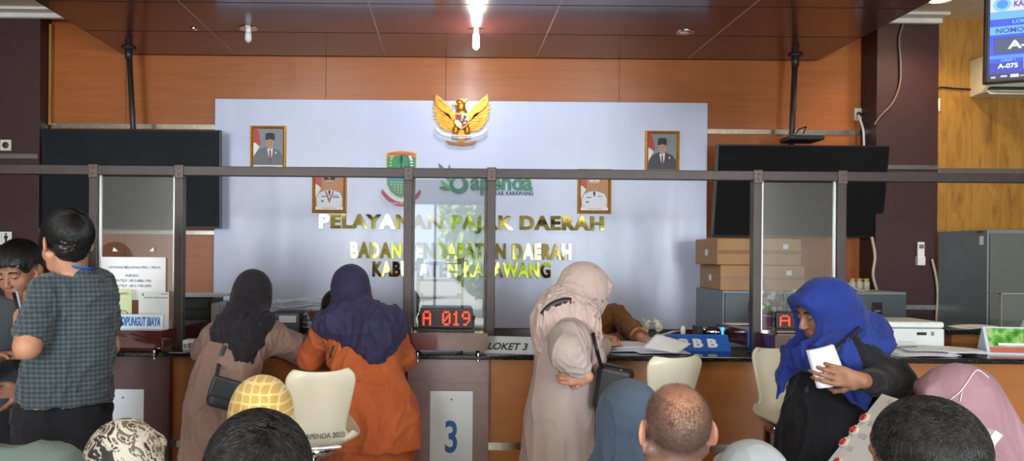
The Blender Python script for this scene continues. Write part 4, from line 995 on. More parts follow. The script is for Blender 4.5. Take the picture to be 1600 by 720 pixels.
# steel cupboard
xc = 3.755
t = empty('steel_cupboard', (xc+.45, 5.6, 0), 'tall grey steel cupboard in front of the knotty wood wall, right edge', 'cupboard')
b = MB(); b.box(xc, xc+.92, 5.36, 5.9, .05, 1.705, .004); b.box(xc+.02, xc+.9, 5.38, 5.88, 0, .05); b.build('body', M['steel_grey'], t)
for k in range(2): 
    d = MB().box(xc+.012+k*.45, xc+.455+k*.45, 5.345, 5.362, .08, 1.68, .003).build('door', M['steel_green'], t)
    MB().box(xc+(.41 if k == 0 else .48), xc+(.43 if k == 0 else .5), 5.335, 5.347, .85, .97, .003).build('handle', M['chrome'], d)
A = at(1534, 374, 5.344); b = MB(); b.box(xc-.001, xc-.0001, 5.4, 5.44, 1.6, 1.66); b.build('sticker', M['white'], t)
b = MB(); 
for dx in (0, .028, .056): b.box(xc-.0015, xc-.0002, 5.41+dx*.7, 5.425+dx*.7, 1.682, 1.7)
b.build('sticker', plain('brown_sticker', (96, 70, 56), .5), t)
# air conditioner
t = empty('air_conditioner', (4.4, 5.85, 2.75), 'white wall air conditioner behind the queue screen at upper right', 'air conditioner')
b = MB(); prof = [(5.949, 3.03), (5.78, 3.03), (5.735, 3.0), (5.725, 2.9), (5.74, 2.82), (5.82, 2.76), (5.949, 2.75)]
b.poly(prof, 4.02, 4.86, 0, 'yz'); b.build('casing', plain('ivory_plastic', (222, 216, 196), .4), t)
b = MB(); b.X = Matrix.Translation((0, 5.80, 2.76)) @ Matrix.Rotation(math.radians(38), 4, 'X'); b.box(4.05, 4.84, -.04, .04, 0, .008, .003); b.build('flap', plain('ivory_flap', (236, 232, 220), .35), t)
b = MB(); b.box(4.05, 4.84, 5.75, 5.85, 2.775, 2.79); b.build('outlet', M['black_pl'], t)
b = MB(); pts = [at(1458, 141, 5.94), at(1470, 136, 5.94), at(1490, 138, 5.94), at(1522, 140, 5.94)]; b.tube(pts, .006, 8); tag(b.build('drain_cable', M['black_pl']), 'thin dark cable along the knotty wall to the air conditioner', 'cable')
# remote in wall holder
A, B_ = at(1433, 413, 5.9), at(1444, 378, 5.9)
t = empty('remote_control', ((A.x+B_.x)/2, 5.91, A.z), 'white remote control in a holder on the dark right pier', 'remote')
MB().box(A.x, B_.x, 5.89, 5.91, A.z, B_.z, .005).build('remote', M['white_pl'], t); MB().box(A.x+.008, B_.x-.008, 5.888, 5.891, B_.z-.05, B_.z-.02).build('display', plain('lcd_grey', (110, 120, 112), .3), t)
MB().box(A.x-.003, B_.x+.003, 5.885, 5.919, A.z-.006, A.z+.06, .003).build('holder', M['white_pl'], t)
# sockets and switches
def wallplate(px, py, D, w, h, label, name='wall_socket'):
    c = at(px, py, D); t = empty(name, (c.x, D, c.z), label, 'socket' if 'socket' in name else 'switch')
    MB().box(c.x-w/2, c.x+w/2, D-.012, D, c.z-h/2, c.z+h/2, .003).build('plate', plain('old_ivory_plate', (214, 206, 190), .4), t)
    if 'socket' in name:
        b = MB(); b.cyl((c.x, D-.014, c.z), w*.3, .004, 20, axis='y'); b.build('socket_face', plain('dark_socket', (70, 56, 50), .5), t)
    else: MB().box(c.x-w*.25, c.x+w*.25, D-.016, D-.01, c.z-h*.3, c.z+h*.3, .002).build('rocker', M['white_pl'], t)
wallplate(10, 227, 5.98, .085, .085, 'white wall socket on the dark left pier above the silver strip')
wallplate(1341, 179, YW-.001, .07, .1, 'white wall socket beside the dark right pier, with plugged cable')
wallplate(1463, 164, 5.95, .05, .1, 'narrow pale switch on the knotty wall beside the dark pier', 'light_switch')
A, B_ = at(-4, 382, 5.97), at(18, 362, 5.97); t = empty('restroom_sign', (A.x+.05, 5.97, A.z), 'small white restroom sign with black figure at the left edge', 'sign')
MB().box(A.x, B_.x, 5.972, 5.978, A.z, B_.z, .001).build('plate', M['white_pl'], t)
b = MB(); c = at(9, 371, 5.97); b.X = Matrix.Translation((c.x, 5.972, c.z)); b.poly(ell(0, .028, .008, .009, 10), -.001, 0); b.poly([(-.014, .016), (.014, .016), (.014, -.008), (.007, -.008), (.006, -.036), (-.006, -.036), (-.007, -.008), (-.014, -.008)], -.001, 0)
b.box(-.035, -.0335, -.001, 0, -.03, .03); b.build('pictogram', plain('sign_black', (20, 24, 30), .5), t)
# cables on the piers
def cable(name, pts, r_, mat, label):
    P = [Vector(p) for p in pts]; out = []
    for i in range(len(P)-1):
        p0, p1, p2, p3 = P[max(0, i-1)], P[i], P[i+1], P[min(len(P)-1, i+2)]
        for k in range(6):
            t_ = k/6; out.append(.5*((2*p1)+(p2-p0)*t_+(2*p0-5*p1+4*p2-p3)*t_*t_+(3*p1-p0-3*p2+p3)*t_**3))
    out.append(P[-1]); tag(MB().tube(out, r_, 8).build(name, mat), label, 'cable')
cr = plain('dirty_white_cable', (186, 172, 152), .5); gy = plain('grey_cable', (120, 100, 92), .5)
cable('wall_cable', [at(1412, 35, 5.9), at(1405, 60, 5.9), at(1407, 95, 5.9), at(1406, 130, 5.9), at(1395, 160, 5.9), at(1375, 182, 5.9), at(1366, 195, 5.9)], .007, gy, 'brown cable looping down the dark right pier from the ceiling')
cable('plug_cable', [at(1341, 180, 6.11), at(1345, 190, 6.07), at(1349, 205, 6.05), at(1350, 232, 6.04)], .009, M['white_pl'], 'white cable hanging from the socket beside the pier')
cable('hanging_cable', [at(1362, 370, 5.88), at(1367, 400, 5.88), at(1364, 430, 5.88), at(1371, 460, 5.88), at(1372, 500, 5.88), at(1372, 530, 5.88)], .011, cr, 'cream cable hanging below the right black screen')
cable('hanging_cable', [at(1456, 405, 5.9), at(1462, 430, 5.9), at(1465, 460, 5.9), at(1463, 500, 5.9), at(1464, 530, 5.9)], .009, cr, 'cream cable hanging beside the steel cupboard')

# ------------------------------------------------------------------ queue screen hung near the camera, upper right
o = at(1545, 125, 2.9); yaw = -math.radians(24)
t = empty('queue_screen', tuple(o), 'lit blue queue number screen hanging at the upper right corner', 'television')
X = Matrix.Translation(o) @ Matrix.Rotation(yaw, 4, 'Z') @ Matrix.Rotation(math.radians(3), 4, 'X')
W_, H_ = .96, .56
b = MB(); b.X = X; b.box(-.012, W_, 0, .05, -.012, H_, .006); b.build('casing', M['tv_rim'], t)
cols = {'blue': (22, 66, 214), 'light': (92, 168, 246), 'lilac': (206, 200, 250), 'deep': (16, 36, 170), 'slate': (50, 62, 104), 'wave': (20, 20, 60), 'white': (236, 246, 236), 'navy': (40, 44, 150), 'sky': (60, 130, 240), 'aqua': (110, 190, 240)}
em = {k: emis('screen_'+k, v, 1.0) for k, v in cols.items()}; names = list(em); b = MB(); b.X = X; Lr = [0]
for k in em: em[k].node_tree.nodes['Principled BSDF'].inputs['Base Color'].default_value = (.01, .01, .01, 1)
def R(s0, s1, t0, t1, c): Lr[0] += 1; b.box(s0, s1, -.0015-.0002*Lr[0], -.001, t0, t1, mi=names.index(c))
R(0, W_-.01, 0, H_-.01, 'blue'); R(0, W_-.01, .25, H_-.01, 'lilac'); R(0, W_-.01, .222, .25, 'light'); R(0, W_-.01, .195, .222, 'blue'); R(0, W_-.01, .165, .195, 'light'); R(0, W_-.01, .02, .032, 'deep')
R(.012, .75, .093, .155, 'deep'); R(.016, .745, .097, .151, 'slate'); R(0, .75, .075, .088, 'sky'); R(0, .75, .034, .06, 'deep'); R(.105, .107, .034, .085, 'light')
R(0, W_-.01, 0, .02, 'wave')
for i in range(24): R(.006+i*.03, .02+i*.03+.006*(i % 3), .004+.003*(i % 2), .010+.003*(i % 3), 'lilac')
# round agency mark in the header
for s_, (a, c2) in enumerate(((.028, 'aqua'), (.018, 'sky'))): 
    Lr[0] += 1; b.poly(ell(.036, .275, a, a*.9, 14), -.0015-.0002*Lr[0], -.001, names.index(c2))
b.build('picture', [em[k] for k in names], t)
def ST(txt, s0, s1, t0, t1, c, bold=.02):
    m = MB(); m.X = X; add_text(m, txt, s0, s1, t0, t1, -.0085, .0005, bold); m.build('screen_lettering', em[c], t)
ST('NOMOR ANTRIAN', .018, .245, .169, .188, 'navy'); ST('A-075', .055, .2, .108, .14, 'white', .03); ST('A-075', .025, .088, .038, .056, 'white', .03)
ST('LOKET 1', .035, .08, .064, .072, 'aqua'); ST('LOKET 2', .068, .15, .202, .215, 'aqua'); ST('KABUPATEN KARAWANG', .072, .33, .262, .284, 'navy', .03); ST('BADAN PENDAPATAN DAERAH', .072, .4, .292, .31, 'navy', .03)
b = MB(); b.X = X; b.tube([(W_/2, .07, H_/2), (W_/2, .07, ZC-o.z-.01)], .02, 12); b.box(W_/2-.15, W_/2+.15, .05, .08, H_/2-.1, H_/2+.1, .004); b.build('ceiling_mount', M['black_pl'], t)
b = MB(); b.X = X; b.tube([(.12, .02, 0), (.13, .02, -.02), (.17, .02, -.045), (.24, .03, -.05), (.35, .05, -.03), (.45, .06, .0)], .004, 8); b.build('cable', M['black_pl'], t)
# ================================================================== PEOPLE: smooth solids meshed by surface nets
def V3(*a): return np.array(a if len(a) == 3 else a[0], float)
def rotm(yaw=0, pitch=0, roll=0):
    "degrees; local +y is forward; yaw + turns to the left, pitch + looks up, roll tilts the head"
    return np.array(Matrix.Rotation(math.radians(yaw), 3, 'Z') @ Matrix.Rotation(math.radians(pitch), 3, 'X') @ Matrix.Rotation(math.radians(roll), 3, 'Y'))
class Solid:
    def __init__(s, vox): s.v = vox; s.p = []; s.R = np.eye(3); s.O = np.zeros(3)
    def frame(s, O=None, R=None): s.O = np.zeros(3) if O is None else V3(O); s.R = np.eye(3) if R is None else R; return s
    def w(s, p): return s.R @ V3(p) + s.O
    def rc(s, a, b, ra, rb=None, k=.012, op='U'):
        "tapered round limb from a to b"
        a, b = s.w(a), s.w(b); rb = ra if rb is None else rb; ab = b-a; L = max(ab @ ab, 1e-12); m = max(ra, rb)
        def f(x, y, z):
            h = np.clip(((x-a[0])*ab[0]+(y-a[1])*ab[1]+(z-a[2])*ab[2])/L, 0, 1)
            return np.sqrt((x-a[0]-ab[0]*h)**2+(y-a[1]-ab[1]*h)**2+(z-a[2]-ab[2]*h)**2)-(ra+(rb-ra)*h)
        s.p.append((op, f, np.minimum(a, b)-m, np.maximum(a, b)+m, k)); return s
    def chain(s, pts, rad, k=.012, op='U'):
        for i in range(len(pts)-1): s.rc(pts[i], pts[i+1], rad[i], rad[i+1], k, op)
        return s
    def el(s, c, r, k=.012, op='U', R=None):
        c = s.w(c); Q = s.R if R is None else s.R @ R; r = V3(r); e = np.abs(Q) @ r
        def f(x, y, z):
            dx, dy, dz = x-c[0], y-c[1], z-c[2]
            q = [(Q[0, i]*dx+Q[1, i]*dy+Q[2, i]*dz)/r[i] for i in range(3)]
            k0 = np.sqrt(q[0]**2+q[1]**2+q[2]**2); k1 = np.sqrt((q[0]/r[0])**2+(q[1]/r[1])**2+(q[2]/r[2])**2)+1e-9
            return k0*(k0-1)/k1
        s.p.append((op, f, c-e, c+e, k)); return s
    def loft(s, secs, k=.015, op='U', pw=2.0, fold=None, yaw=0):
        "stack of oval sections (x, y, z, rx, ry) along the world z axis, rounded ends; fold=(count, depth, seed, z0, z1)"
        S = sorted([tuple(q) for q in secs], key=lambda q: q[2]); z = np.array([q[2] for q in S])
        zz = np.linspace(z[0], z[-1], 60); cols = []
        for i in (0, 1, 3, 4):
            y = np.array([q[i] for q in S]); m = np.gradient(y, z) if len(z) > 2 else np.full(len(z), (y[-1]-y[0])/(z[-1]-z[0]))
            sc_ = np.diff(y)/np.maximum(np.diff(z), 1e-6); a_ = np.r_[sc_[0], sc_]; b_ = np.r_[sc_, sc_[-1]]; m = np.where(a_*b_ > 0, np.sign(a_)*np.minimum(np.minimum(abs(a_), abs(b_))*2, abs(a_+b_)/2), 0.0)
            j = np.clip(np.searchsorted(z, zz)-1, 0, len(z)-2); h = z[j+1]-z[j]; t = (zz-z[j])/h
            cols.append(y[j]*(2*t**3-3*t**2+1)+h*m[j]*(t**3-2*t**2+t)+y[j+1]*(3*t**2-2*t**3)+h*m[j+1]*(t**3-t**2))
        cx, cy, rx, ry = cols; ca, sa = math.cos(math.radians(yaw)), math.sin(math.radians(yaw)); M_ = max(rx.max(), ry.max())+.03
        def f(x, y, zc):
            q = lambda a: np.interp(zc, zz, a)
            X = x-q(cx); Y = y-q(cy); x2 = X*ca+Y*sa; y2 = -X*sa+Y*ca; RX, RY = q(rx), q(ry)
            d = ((np.abs(x2)/RX)**pw+(np.abs(y2)/RY)**pw)**(1/pw)
            d = (d-1)*np.minimum(RX, RY)
            if fold:
                n, amp, sd, z0, z1 = fold; th = np.arctan2(y2/RY, x2/RX); e = np.clip((z1-zc)/(z1-z0), 0, 1)
                d = d + amp*e*(np.sin(n*th+sd+2.2*np.sin(zc*5+sd))*.6+np.sin((n*1.7+.3)*th+sd*2+1.3*np.sin(zc*7))*.4)
            dz = np.maximum(zz[0]-zc, zc-zz[-1])
            return np.where(dz > 0, np.sqrt(np.maximum(d, 0)**2+np.maximum(dz, 0)**2), np.maximum(d, dz*1.0))
        lo = V3(cx.min()-M_, cy.min()-M_, zz[0]); hi = V3(cx.max()+M_, cy.max()+M_, zz[-1]); s.p.append((op, f, lo, hi, k)); return s
    def cut(s, p, n, k=.008):
        "remove the side of the plane that n points to"
        p = s.w(p); n = s.R @ V3(n); n = n/np.linalg.norm(n)
        s.p.append(('C', lambda x, y, z: -((x-p[0])*n[0]+(y-p[1])*n[1]+(z-p[2])*n[2]), None, None, k)); return s
    def fn(s, f, lo, hi, k=.01, op='U'): s.p.append((op, f, V3(lo), V3(hi), k)); return s
    def mesh(s):
        U = [q for q in s.p if q[0] == 'U']; lo = np.min([q[2] for q in U], 0)-s.v*4-.01; hi = np.max([q[3] for q in U], 0)+s.v*4+.01
        n = np.ceil((hi-lo)/s.v).astype(int)+1
        ax = [(lo[i]+s.v*np.arange(n[i])).astype(np.float32) for i in range(3)]
        D = np.full(n, .5, np.float32)
        for op, f, a, b, k in s.p:
            if op == 'C': i0 = np.zeros(3, int); i1 = n
            else:
                pad = k+s.v*4+.01
                i0 = np.clip(np.floor((a-pad-lo)/s.v).astype(int), 0, n); i1 = np.clip(np.ceil((b+pad-lo)/s.v).astype(int)+1, 0, n)
            if (i1 <= i0).any(): continue
            sl = tuple(slice(i0[i], i1[i]) for i in range(3))
            d = f(ax[0][sl[0]][:, None, None], ax[1][sl[1]][None, :, None], ax[2][sl[2]][None, None, :]).astype(np.float32)
            A = D[sl]
            if op == 'U': h = np.maximum(k-np.abs(A-d), 0)/k; D[sl] = np.minimum(A, d)-h*h*k*.25
            else: d = -d; h = np.maximum(k-np.abs(A-d), 0)/k; D[sl] = np.maximum(A, d)+h*h*k*.25
        for i in range(3):
            q = [slice(None)]*3; q[i] = 0; D[tuple(q)] = .5; q[i] = -1; D[tuple(q)] = .5
        I = D < 0; c = np.zeros(n-1, np.int8)
        for dx in (0, 1):
            for dy in (0, 1):
                for dz in (0, 1): c += I[dx:n[0]-1+dx, dy:n[1]-1+dy, dz:n[2]-1+dz]
        act = np.argwhere((c > 0) & (c < 8)); idx = np.full(n-1, -1, np.int32); idx[tuple(act.T)] = np.arange(len(act))
        acc = np.zeros((len(act), 3)); cnt = np.zeros(len(act))
        cor = [V3(a, b_, c_).astype(int) for a in (0, 1) for b_ in (0, 1) for c_ in (0, 1)]
        for p in cor:
            for i in range(3):
                if p[i]: continue
                q = p.copy(); q[i] = 1
                d0 = D[tuple((act+p).T)]; d1 = D[tuple((act+q).T)]; m = (d0 < 0) != (d1 < 0)
                t = np.where(m, d0/np.where(m, d0-d1, 1), 0); pt = np.tile(p.astype(float), (len(act), 1)); pt[:, i] = t
                acc[m] += pt[m]; cnt[m] += 1
        V = lo+s.v*(act+acc/cnt[:, None]); Q = []
        for i in range(3):
            j, k_ = (i+1) % 3, (i+2) % 3
            a = [slice(None)]*3; b = [slice(None)]*3; a[i] = slice(0, -1); b[i] = slice(1, None)
            e = np.argwhere(I[tuple(a)] != I[tuple(b)])
            e = e[(e[:, j] > 0) & (e[:, k_] > 0) & (e[:, j] < n[j]-1) & (e[:, k_] < n[k_]-1)]
            ej, ek = np.eye(3, dtype=int)[j], np.eye(3, dtype=int)[k_]
            f4 = np.stack([idx[tuple((e-ej-ek).T)], idx[tuple((e-ek).T)], idx[tuple(e.T)], idx[tuple((e-ej).T)]], 1)
            flip = ~I[tuple(e.T)]; f4[flip] = f4[flip][:, ::-1]; Q.append(f4)
        return V, np.concatenate(Q)
def normals(V, Q):
    N = np.cross(V[Q[:, 2]]-V[Q[:, 0]], V[Q[:, 3]]-V[Q[:, 1]]); O = np.zeros_like(V)
    for i in range(4): np.add.at(O, Q[:, i], N)
    return O/(np.linalg.norm(O, axis=1)[:, None]+1e-12)
def relax(V, Q, it=2, f=.5):
    E = np.concatenate([Q[:, [i, (i+1) % 4]] for i in range(4)])
    for _ in range(it):
        A = np.zeros_like(V); c = np.zeros(len(V)); np.add.at(A, E[:, 0], V[E[:, 1]]); np.add.at(A, E[:, 1], V[E[:, 0]])
        np.add.at(c, E[:, 0], 1); np.add.at(c, E[:, 1], 1); V = V+(A/c[:, None]-V)*f
    return V
def to_mesh(name, V, Q, parent, mats, mi=None):
    me = bpy.data.meshes.new(name); me.vertices.add(len(V)); me.vertices.foreach_set('co', V.astype(np.float32).ravel())
    me.loops.add(Q.size); me.loops.foreach_set('vertex_index', Q.astype(np.int32).ravel())
    me.polygons.add(len(Q)); me.polygons.foreach_set('loop_start', np.arange(0, Q.size, Q.shape[1], dtype=np.int32))
    try: me.polygons.foreach_set('loop_total', np.full(len(Q), Q.shape[1], np.int32))
    except Exception: pass
    if mi is not None: me.polygons.foreach_set('material_index', mi.astype(np.int32))
    me.polygons.foreach_set('use_smooth', np.ones(len(Q), bool)); me.update(calc_edges=True); me.validate()
    return link(name, me, parent, mats)
def wrinkle(V, N, amp, A=(1, 1, 1), freq=14, seed=0, mask=None, sharp=2):
    "cloth creases: moves the surface in and out along long soft ridges"
    P = V*np.array(A)*freq*1.9; s = seed*1.7
    w = np.sin(P[:, 1]*.9+1.3*np.sin(P[:, 0]*.6+s)+s)+.8*np.sin(P[:, 2]*.8-P[:, 0]*.5+s*2)
    a = 1-np.abs(np.sin(P[:, 0]*.9+P[:, 2]*.35+1.5*w+s)); b = 1-np.abs(np.sin(P[:, 1]*1.1-P[:, 2]*.9+1.2*w+s*3))
    d = (a**sharp*.6+b**sharp*.5-.45)*amp
    if mask is not None: d = d*mask(V)
    return V+N*d[:, None]
def cloth(name, S, parent, mat, wr=(), rel=2, mi=None, mats=None):
    V, Q = S.mesh(); V = relax(V, Q, rel)
    for w_ in wr: V = wrinkle(V, normals(V, Q), *w_[:1], **w_[1])
    return to_mesh(name, V, Q, parent, mats or mat, mi(V, Q) if mi else None)

# ---- skin materials
def skinmat(name, rgb, spots=0):
    t = NT(name); co_ = t.coord(); a = lin(rgb)
    t.col(t.ramp(t.noise(co_, 14, 4), [(.3, tuple(x*.9 for x in a[:3])+(1,)), (.7, a)]))
    t.set(Roughness=.52, Subsurface_Weight=.06, Subsurface_Scale=.01); t.b.inputs['Subsurface Radius'].default_value = (1, .35, .2)
    t.bump(t.noise(co_, 260, 3), .12, .002); return t.m
M['skin'] = skinmat('light_brown_skin', (196, 142, 114)); M['skin_d'] = skinmat('brown_skin', (158, 112, 88)); M['skin_p'] = skinmat('rosy_skin', (206, 148, 122))
M['lip'] = plain('lip', (160, 84, 74), .4); M['brow'] = plain('eyebrow', (34, 26, 24), .8); M['eye'] = plain('eye_dark', (24, 18, 16), .2); M['sclera'] = plain('eye_white', (214, 206, 200), .3)
th_ = NT('black_hair'); th_.col(th_.ramp(th_.noise(th_.coord((1, 1, 1)), 60, 3), [(.3, (14, 13, 15)), (.7, (30, 28, 31))])); th_.set(Roughness=.34, Specular_IOR_Level=.6); M['hair'] = th_.m
M['hair_grey'] = plain('short_greying_hair', (92, 76, 68), .7)

def head(S, O, R, sc=1.0, detail=True, ears=True, neck=None):
    "skull, face and ears in the head's own frame (origin at ear height, +y is the face)"
    S.frame(O, R); q = sc
    S.el((0, -.018*q, .035*q), (.075*q, .094*q, .084*q), .01)
    S.el((0, .022*q, -.025*q), (.062*q, .068*q, .082*q), .025)
    S.el((0, .052*q, -.085*q), (.034*q, .03*q, .026*q), .03)
    for s_ in (-1, 1):
        S.el((s_*.04*q, .052*q, -.03*q), (.026*q, .028*q, .03*q), .02)
        S.rc((s_*.064*q, -.005*q, -.045*q), (s_*.045*q, .03*q, -.08*q), .018*q, .018*q, .02)
        if ears:
            E = np.array(Matrix.Rotation(s_*.62, 3, 'Z') @ Matrix.Rotation(-.15, 3, 'X'))
            S.el((s_*.084*q, -.012*q, .0*q), (.0075*q, .021*q, .034*q), .006, R=E)
            S.el((s_*.079*q, -.002*q, -.027*q), (.008*q, .01*q, .013*q), .006)
            S.el((s_*.091*q, -.003*q, .004*q), (.006*q, .012*q, .019*q), .005, 'S', R=E)
    if detail:
        S.rc((-.042*q, .078*q, .024*q), (.042*q, .078*q, .024*q), .012*q, None, .02)
        for s_ in (-1, 1):
            S.el((s_*.031*q, .1*q, .003*q), (.017*q, .014*q, .012*q), .014, 'S')
            S.el((s_*.031*q, .077*q, .002*q), (.014*q, .013*q, .0115*q), .004)
            S.el((s_*.011*q, .098*q, -.034*q), (.008*q, .009*q, .007*q), .006)
        S.rc((0, .087*q, .012*q), (0, .107*q, -.03*q), .007*q, .0105*q, .01)
        S.rc((-.018*q, .084*q, -.06*q), (.018*q, .084*q, -.06*q), .0065*q, None, .006)
        S.rc((-.015*q, .083*q, -.072*q), (.015*q, .083*q, -.072*q), .008*q, None, .004)
    S.frame()
def face_mi(O, R, sc, hairy=False):
    "0 skin, 1 lips, 2 eyebrows, 3 iris, 4 eye white by place on the head"
    O = V3(O)
    def f(V, Q):
        c = V[Q].mean(1); p = (c-O) @ R/sc; m = np.zeros(len(Q), int); fr = p[:, 1] > .06
        ax = np.abs(p[:, 0])
        lips = fr & (ax < .021) & (p[:, 2] < -.056) & (p[:, 2] > -.077) & (p[:, 1] > .08); m[lips] = 1
        br = (p[:, 1] > .055) & (ax > .012) & (ax < .05) & (np.abs(p[:, 2]-(.026-(ax-.03)**2*6)) < .0045); m[br] = 2
        ey = fr & (np.abs(ax-.031) < .0125) & (np.abs(p[:, 2]+.001-(ax-.031)**2*12) < .0022); m[ey] = 3
        return m
    return f
SKM = lambda k: [M[k], M['lip'], M['brow'], M['eye'], M['sclera']]
def hand(S, wr, d, n, th, curl=(.3,)*5, sc=1.0, spread=.0):
    "wr wrist, d finger direction, n palm normal, th side of the thumb (+1/-1)"
    wr, d, n = V3(wr), V3(d)/np.linalg.norm(d), V3(n); n = n-d*(n @ d); n = n/np.linalg.norm(n); s_ = np.cross(d, n)*th
    kn = []
    for i, (o, l) in enumerate(((.033, .086), (.011, .09), (-.011, .086), (-.031, .078))):
        K = wr+d*l*sc+s_*o*sc; kn.append(K); S.rc(wr+s_*o*.5*sc+d*.01, K, .014*sc, .0105*sc, .012)
    S.rc(wr+d*.035*sc+s_*.018*sc, wr+d*.06*sc-s_*.02*sc, .014*sc, .013*sc, .015)
    for i, K in enumerate(kn):
        L = (.043, .048, .044, .034)[i]*sc; c = curl[i+1]; p = K; dd = d+s_*(1.5-i)*.06*(1+spread); dd = dd/np.linalg.norm(dd); a = 0
        for j, (m_, r0, r1) in enumerate(((1, .0098, .0088), (.62, .0088, .008), (.52, .008, .0068))):
            a += c*(1.0 if j else .8); v = dd*math.cos(a)+n*math.sin(a); p2 = p+v*L*m_; S.rc(p, p2, r0*sc, r1*sc, .0035); p = p2
    p = wr+d*.022*sc+s_*.02*sc; c = curl[0]; S.rc(wr+d*.02, p+s_*.012*sc, .014*sc, .014*sc, .012)
    v0 = d*.62+s_*.75+n*.25; v0 = v0/np.linalg.norm(v0)
    for j, (L, r0, r1) in enumerate(((.042, .0145, .0115), (.034, .011, .0098), (.027, .0098, .0078))):
        v = v0*math.cos(c*j)+(n*.5-s_*.6)*math.sin(c*j); v = v/np.linalg.norm(v); p2 = p+v*L*sc; S.rc(p, p2, r0*sc, r1*sc, .005); p = p2
def strands(name, O, R, cen, rad, whorl, n, L, parent, mat, keep, lift=.15, w=.0011, seed=1, flow=None, wav=.15, start=1.0):
    "individual hair strands lying over an oval scalp, combed away from the whorl"
    g = np.random.RandomState(seed); d = g.normal(size=(n*5, 3)); d /= np.linalg.norm(d, axis=1)[:, None]
    d = d[keep(d)][:n]; n = len(d); rad = V3(rad); cen = V3(cen); wh = V3(whorl)/np.linalg.norm(whorl)
    P = d.copy(); up = 1+g.uniform(0, .03, n); pts = []; seg = 6; step = (L*g.uniform(.6, 1.25, n))/seg; tw = g.normal(0, wav, (n, 3)); bend = g.normal(0, wav*.5, (n, 3))
    base = flow(d) if flow else None
    for k in range(seg+1):
        pts.append(cen+P*rad*(start+up[:, None]*0+lift*np.sin(PI*k/seg*.55)[None, None]*0.12+(up[:, None]-1)*.9))
        t = (P-wh)-P*((P-wh)*P).sum(1)[:, None] if base is None else base.copy(); t = t/(np.linalg.norm(t, axis=1)[:, None]+1e-6)+tw+bend*k/seg
        t[:, 2] -= .25*k/seg; t -= P*(t*P).sum(1)[:, None]; t /= np.linalg.norm(t, axis=1)[:, None]+1e-6
        P = P+t*(step/rad.mean())[:, None]; P /= np.linalg.norm(P, axis=1)[:, None]
    pts = np.array(pts)                                             # seg+1, n, 3 in head frame
    T = np.gradient(pts, axis=0); T /= np.linalg.norm(T, axis=2)[:, :, None]+1e-9
    Nn = (pts-cen)/rad**2; Nn /= np.linalg.norm(Nn, axis=2)[:, :, None]; B = np.cross(T, Nn)
    ws = (w*np.linspace(1, .25, seg+1))[:, None, None]
    ring = np.stack([pts-B*ws, pts+Nn*ws, pts+B*ws], 2)             # seg+1, n, 3, 3
    V = ring.transpose(1, 0, 2, 3).reshape(-1, 3); k = np.arange(seg); fs = []
    for a, b in ((0, 1), (1, 2), (2, 0)):
        fs.append(np.stack([k*3+a, k*3+b, (k+1)*3+b, (k+1)*3+a], 1))
    f1 = np.concatenate(fs); Q = (f1[None]+np.arange(n)[:, None, None]*(seg+1)*3).reshape(-1, 4)
    V = V @ R.T + V3(O)
    return to_mesh(name, V, Q, parent, mat)
def hairpiece(S, O, R, sc=1.0, top=.012, low=-.03, front=.03):
    S.frame(O, R); q = sc
    S.el((0, -.024*q, .04*q), ((.075+top)*q, (.094+top*.9)*q, (.084+top)*q), .01)
    S.el((0, -.045*q, -.01*q), (.07*q, .062*q, .066*q), .02)
    S.frame()
def frontcut(S, O, R, sc=1.0, y0=.03, z0=.035, ear=True):
    S.frame(O, R)
    S.el((0, .115*sc, -.045*sc), (.085*sc, .085*sc, .1*sc), .01, 'S')
    if ear:
        for s_ in (-1, 1): S.el((s_*.085*sc, .008*sc, -.02*sc), (.025*sc, .028*sc, .045*sc), .01, 'S')
    S.cut((0, 0, -.075*sc), (0, .35, -1)); S.frame()
def veil(S, O, R, sc=1.0, puff=.0, open_=True, peak=.02):
    "headscarf round the skull with a brim framing the face"
    S.frame(O, R); q = sc
    S.el((0, -.012*q, .03*q), ((.088+puff)*q, (.108+puff)*q, (.098+puff*.6)*q), .01)
    S.el((0, .02*q, -.04*q), ((.084+puff)*q, (.092+puff)*q, .1*q), .03)
    S.rc((-.055*q, .075*q, .055*q), (.055*q, .075*q, .055*q), .022*q, None, .03)
    S.frame()
def veil_open(S, O, R, sc=1.0, w=.058, h=.078):
    S.frame(O, R); S.el((0, .132*sc, -.022*sc), (w*sc, .088*sc, h*sc), .012, 'S'); S.frame()
def arm(S, sh, el_, wr, r=(.05, .042, .027), k=.02):
    S.rc(sh, el_, r[0], r[1], k); S.rc(el_, wr, r[1]*.98, r[2], k)
def torso(S, pel, che, shL, shR, nk, O, wide=1.0, R=None):
    pel, che, shL, shR, nk = map(V3, (pel, che, shL, shR, nk))
    ax = shR-shL; ax[2] = 0; ax /= np.linalg.norm(ax); yaw = math.degrees(math.atan2(ax[1], ax[0]))
    S.rc(pel-ax*.06, pel+ax*.06, .105*wide, None, .03); S.rc((pel+che)/2-ax*.045, (pel+che)/2+ax*.045, .095*wide, None, .05)
    S.rc(che-ax*.07, che+ax*.07, .105*wide, None, .05); S.rc(shL, shR, .05, None, .04); S.rc(nk+V3(0, 0, -.04), V3(O)-V3(0, 0, .02), .054, .05, .03)
def leg(S, hip, kn, an, toe, r=(.085, .058, .04)):
    S.rc(hip, kn, r[0], r[1], .03); S.rc(kn, an, r[1]*.98, r[2], .02); S.rc(an, toe, .036, .028, .02)
from mathutils.bvhtree import BVHTree
